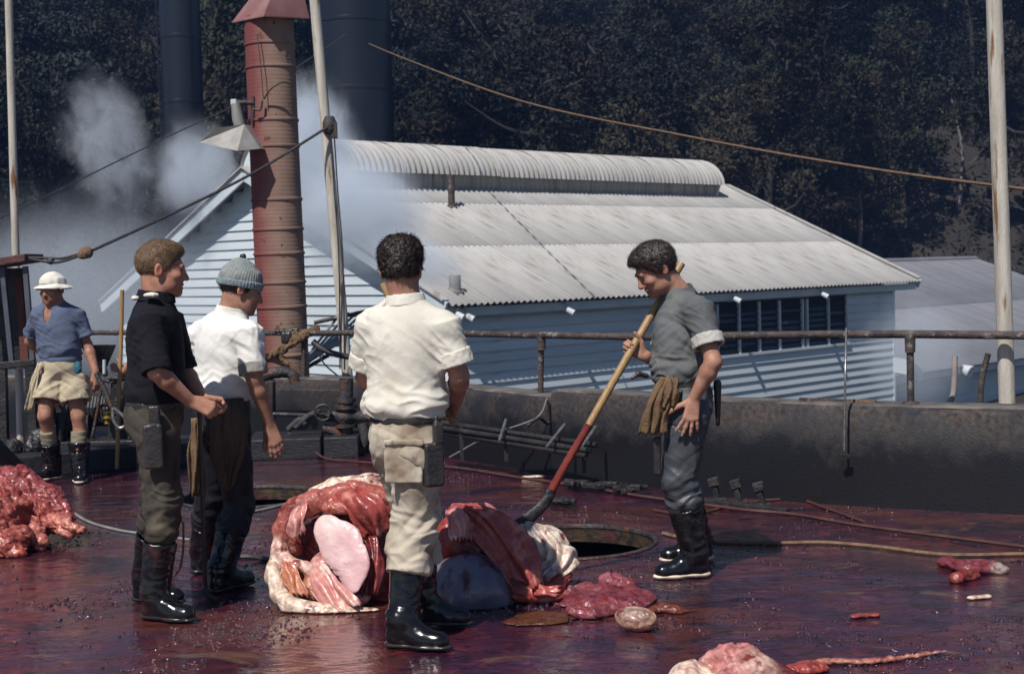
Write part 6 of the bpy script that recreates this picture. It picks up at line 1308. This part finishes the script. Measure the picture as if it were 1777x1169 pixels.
child('hand_wheel', MB().tube([w(560, 716, -.12)+np.array([.07*math.cos(a), .02, .07*math.sin(a)]) for a in np.linspace(0, 6.283, 21)], .012, 6).bar(w(548, 716, -.12), w(575, 716, -.12), .015).mesh('hand_wheel', True), M['black_iron'], e)
e = empty('concrete_trough', P(530, 715, 13.0)); tag(e, 'dark concrete trough panel below the flue beside the valve', 'trough'); w = lambda x, y, d=0.0: P(x, y, 13.0+d)
child('front_panel', MB().prism([w(482, 674), w(592, 676), w(590, 716), w(478, 713)], (0, .10, 0)).mesh('front_panel', False, .012), M['concrete'], e)
child('pipe', MB().tube([w(470, 718, -.04), w(545, 721, -.04)], .02, 8).mesh('pipe', True), M['black_iron'], e)
child('end_post', MB().prism([w(458, 662), w(474, 662), w(474, 740), w(456, 740)], (0, .15, 0)).mesh('end_post', False, .01), M['concrete'], e)
o = link('lagged_pipe', MB().tube(spline([P(455, 654, 13.5), P(480, 646, 13.5), P(505, 648, 13.5), P(512, 664, 13.5)], 6), .055, 12, jit=.2).mesh('lagged_pipe', True), M['dull_iron']); tag(o, 'short lagged pipe bend at the foot of the banded flue', 'pipe')
# rags, strap and hose on the rail
r0 = rail_at(520); S = SDF(.006); dd = r0[1]-.03
S.chain([P(548, 572, dd), P(530, 580, dd-.03), P(510, 592, dd-.06), P(490, 610, dd-.07)], [.035, .036, .032, .026], .02); S.chain([P(500, 574, dd), P(515, 580, dd-.04), P(478, 612, dd-.06), P(462, 622, dd-.06)], [.03, .03, .03, .024], .02); S.chain([P(478, 612, dd-.05), P(500, 632, dd-.05), P(515, 648, dd-.04)], [.026, .024, .02], .02)
o = link('sacking_rag', carve('sacking_rag', S, rag_d(.012, 24), 1), M['burlap']); tag(o, 'brown twisted sacking tied round the handrail in front of the flue', 'rag')
o = link('black_bag', carve('black_bag', SDF(.006).box(P(498, 586, dd-.05), (.05, .04, .055), .02, .01).cone(P(480, 575, dd-.03), P(515, 572, dd-.03), .02, .02, .02), rag_d(.006, 20), 1), M['leather']); tag(o, 'small dark bag hanging on the handrail beside the sacking', 'bag')
line('hose', [P(543, 592, dd), P(560, 606, dd-.02), P(590, 616, dd), P(625, 620, dd+.05), P(660, 612, dd+.1)], .032, 'cable', 'thick black hose drooping from the handrail behind the man in cream', 'hose')
line('wire', [P(548, 600, dd), P(562, 630, dd), P(590, 655, dd+.1)], .008, 'cable', 'thin wire slanting down from the handrail to the valve', 'wire')
# slanting rods beyond the rail
e = empty('rod_rack', P(560, 640, 15.3)); tag(e, 'rack of thin slanting grey rods beyond the handrail by the white pole', 'rack')
for k in range(9): child('rod', MB().tube([P(508+k*5, 650+k*2-k*6, 15.3), P(590+k*15, 545-k*2, 16.2)], .015, 6).mesh('rod', True), M['grey_metal'], e)
child('rail', MB().tube([P(545, 560, 16.0), P(680, 530, 16.2)], .025, 6).mesh('rail', True), M['rust_pipe'], e)
child('rail', MB().tube([P(500, 656, 15.3), P(570, 616, 15.3)], .025, 6).mesh('rail', True), M['rust_pipe'], e)
# pipe rack against the wall
e = empty('pipe_rack', G(900, 800)); tag(e, 'low rack of dark pipes with short steel rods lying along the wall', 'pipe rack')
A = P(765, 733, 11.75); Bq = P(1036, 772, 10.45); n_ = np.array([-.3, -.9, 0])
for dz, dn in ((0, 0), (-.035, .05), (-.075, .02)): child('pipe', MB().tube([A+np.array([0, 0, dz])+n_*dn, Bq+np.array([-.05*abs(dz)*20, 0, dz])+n_*dn], .022, 10).mesh('pipe', True), M['black_iron'], e)
for (x0, y0, x1, y1) in ((878, 728, 866, 766), (980, 736, 948, 776), (1034, 740, 1010, 774)): dpt = 11.2-(x0-850)/190*.75; child('rod', MB().tube([P(x0, y0, dpt+.1), P(x1, y1, dpt-.15)], .013, 8).mesh('rod', True), M['steel'], e)
for (x, y0, y1) in ((800, 740, 800), (877, 752, 800), (1012, 770, 820)): dpt = 11.5-(x-800)/210*.9; child('leg', MB().bar(P(x, y0, dpt), P(x+2, y1, dpt), .03).mesh('leg'), M['black_iron'], e)
line('wire', [P(780, 793, 11.6), P(850, 755, 11.3), P(930, 725, 11.1), P(950, 690, 11.1)], .006, 'grey_metal', 'thin wire rising from the deck to the wall over the pipe rack', 'wire')
line('chain', [on_wall(950, -.03).tolist()+[.60], on_wall(950, -.03).tolist()+[.42], P(935, 725, 10.95), P(915, 738, 10.95)], .013, 'black_iron', 'short black chain hanging down the wall joint by the pipe rack', 'chain')
# iron cleats and junk at the foot of the wall
for k, (x, y, lab) in enumerate(((1240, 858, 'iron cleat at the wall foot just behind the shiny trousers'), (1278, 862, 'middle iron cleat of three at the wall foot right of the trousers'), (1318, 867, 'rightmost iron cleat of three at the wall foot'))):
    b0 = G(x, y+12); e = empty('iron_cleat', b0); tag(e, lab, 'cleat', 'iron cleats along the wall foot')
    child('stem', MB().bar(b0+np.array([.03, 0, .0]), b0+np.array([0, .02, .115]), .04).mesh('stem', False, .006), M['black_iron'], e); child('head', MB().box(b0+np.array([0, .015, .135]), (.07, .06, .06), (nrm((1, -.4, .3)), nrm((.4, 1, 0)), nrm((-.3, 0, 1)))).mesh('head', False, .006), M['dull_iron'], e); child('foot', MB().box(b0+np.array([.0, .02, .012]), (.16, .07, .026)).mesh('foot', False, .006), M['black_iron'], e)
o = link('iron_bar', MB().bar(G(1222, 868, .02), G(1368, 886, .02), .06, .03).mesh('iron_bar', False, .006), M['black_iron']); tag(o, 'flat black iron bar lying under the cleats at the wall foot', 'bar')
junk = [(1010, 838, 'black iron scrap left of the others at the wall foot behind the blade handle'), (1050, 843, 'second black iron scrap from the left at the wall foot'), (1095, 848, 'upright black iron scrap at the wall foot just left of the shiny trousers'), (960, 868, 'lump of wet debris on the deck behind the blade')]
for k, (x, y, lab) in enumerate(junk):
    c = G(x, y+6, .02); S = SDF(.006); 
    for q in range(5): S.box(c+np.array([(rg.rand()-.5)*.22, (rg.rand()-.5)*.06, .01+.03*rg.rand()]), (.03+.05*rg.rand(), .02+.015*rg.rand(), .012+.012*rg.rand()), .006, .012, frame(nrm((rg.normal(), rg.normal(), .2*rg.normal()))))
    S.cut((0, 0, -1), (0, 0, .003)); o = link('iron_scrap', carve('iron_scrap', S, lambda V, N: .003*fbm(V*40, 2), 0), M['black_iron']); tag(o, lab, 'scrap')
# hoses and ropes over the deck
def deck_line(name, px, r, mt, lab, cat):
    return line(name, [G(x, y, r*.8) for x, y in px], r, mt, lab, cat)
line('hose', [P(500, 752, 12.9), P(535, 768, 12.6), G(560, 793, .02), G(620, 801, .02), G(780, 810, .02), G(900, 828, .02), G(1000, 842, .02), G(1110, 860, .02), G(1200, 872, .02), G(1290, 884, .02), G(1380, 892, .02), G(1500, 912, .02), G(1777, 948, .02), G(2000, 975, .02)], .012, 'hose', 'long brown hose running over the deck along the wall foot', 'hose')
deck_line('rope', [(1150, 925), (1215, 938), (1340, 942), (1430, 941), (1520, 948), (1640, 962), (1777, 961), (1950, 958)], .013, 'rope', 'wet pale rope lying across the deck towards the right edge', 'rope')
deck_line('rope', [(1135, 885), (1200, 892), (1290, 872), (1380, 866), (1430, 880), (1500, 905)], .011, 'hose', 'thin brown rope looping on the deck behind the grey-shirted man', 'rope')
deck_line('wire', [(60, 858), (105, 875), (150, 903), (200, 918), (250, 926), (330, 936)], .010, 'grey_metal', 'grey wire rope running from the salmon flesh to the left men', 'wire')
deck_line('rope', [(390, 893), (450, 885), (520, 868), (570, 858)], .010, 'grey_metal', 'thin line along the edge of the rear hatch', 'rope')
deck_line('iron_rod', [(405, 966), (440, 966), (485, 975)], .016, 'black_iron', 'short black iron rod on the deck beside the blubber slab', 'rod')
line('cord', [P(318, 905, 7.0), P(318, 950, 7.0), P(312, 985, 7.0), G(300, 1000, .01)], .006, 'rope', 'thin tan cord dangling between the two men at left', 'cord')
a = P(-40, 742, 9.9); b = G(66, 850, .06); o = link('timber_beam', MB().bar(a, b, .10, .085).mesh('timber_beam', False, .012), M['black_iron']); tag(o, 'black wet beam slanting down to the deck over the salmon flesh', 'beam')
# hook rod hung on the rail
r1 = rail_at(1469); e = empty('hook_rod', r1); tag(e, 'thin steel hook rod hanging from the handrail in front of the wall', 'hook'); dpt = on_wall(1469, -.05)[1]
child('rod', MB().tube(spline([r1+np.array([.015, .03, .012]), r1+np.array([.0, 0, .036]), r1+np.array([-.012, -.035, .01]), P(1467, 640, dpt-.02), P(1466, 700, dpt-.03), P(1465, 782, dpt-.03)], 6), .008, 8).mesh('rod', True), M['steel'], e)
child('weight', MB().bar(P(1458, 786, dpt-.03), P(1474, 792, dpt-.03), .025, .03).mesh('weight', False, .005), M['black_iron'], e)
# bent vent pipes beyond the wall at right
dp = on_wall(1690, .6)[1]
o = link('vent_pipe', MB().tube(spline([P(1598, 706, dp), P(1635, 704, dp), P(1652, 690, dp), P(1656, 660, dp), P(1657, 617, dp)], 5), .020, 12).mesh('vent_pipe', True), mat('pink_grey_pipe', (.34, .29, .28), (.24, .2, .2), 10, .6)); tag(o, 'pale bent vent pipe just beyond the wall at right', 'vent pipe')
o = link('vent_pipe', MB().tube(spline([P(1701, 725, dp), P(1702, 680, dp), P(1705, 652, dp), P(1715, 613, dp)], 5), .020, 12).mesh('vent_pipe', True), M['rust_pipe']); tag(o, 'rusty bent vent pipe just left of the thick white pole', 'vent pipe')
for k, (x0, y0, x1, y1) in enumerate(((1388, 700, 1470, 702), (1470, 702, 1520, 697))): a = P(x0, y0, on_wall(x0)[1]); b = P(x1, y1, on_wall(x1)[1]); a[2] = max(a[2], .685); b[2] = max(b[2], .685); o = link('wooden_stick', MB().bar(a, b, .03, .02).mesh('wooden_stick'), M['rust_pipe'] if k == 0 else M['rope']); tag(o, ('dark' if k == 0 else 'pale')+' thin stick lying on top of the parapet wall', 'stick')
# ---------------------------------------------------------------- haze over the whole place
bm = bmesh.new(); bmesh.ops.create_cube(bm, size=1.0); me = bpy.data.meshes.new('haze'); bm.to_mesh(me); bm.free()
hz = link('haze', me); hz.location = (5, 55, 13.5); hz.scale = (190, 150, 37); tag(hz, 'thin blue haze over the yard and hillside', 'haze', None, 'stuff')
m = bpy.data.materials.new('haze'); m.use_nodes = True; n = m.node_tree.nodes; n.clear(); out = n.new('ShaderNodeOutputMaterial'); pv = n.new('ShaderNodeVolumePrincipled'); m.node_tree.links.new(pv.outputs[0], out.inputs['Volume'])
pv.inputs['Color'].default_value = (0.26, 0.46, 1.0, 1); pv.inputs['Density'].default_value = 0.00058; pv.inputs['Anisotropy'].default_value = 0.1; me.materials.append(m)
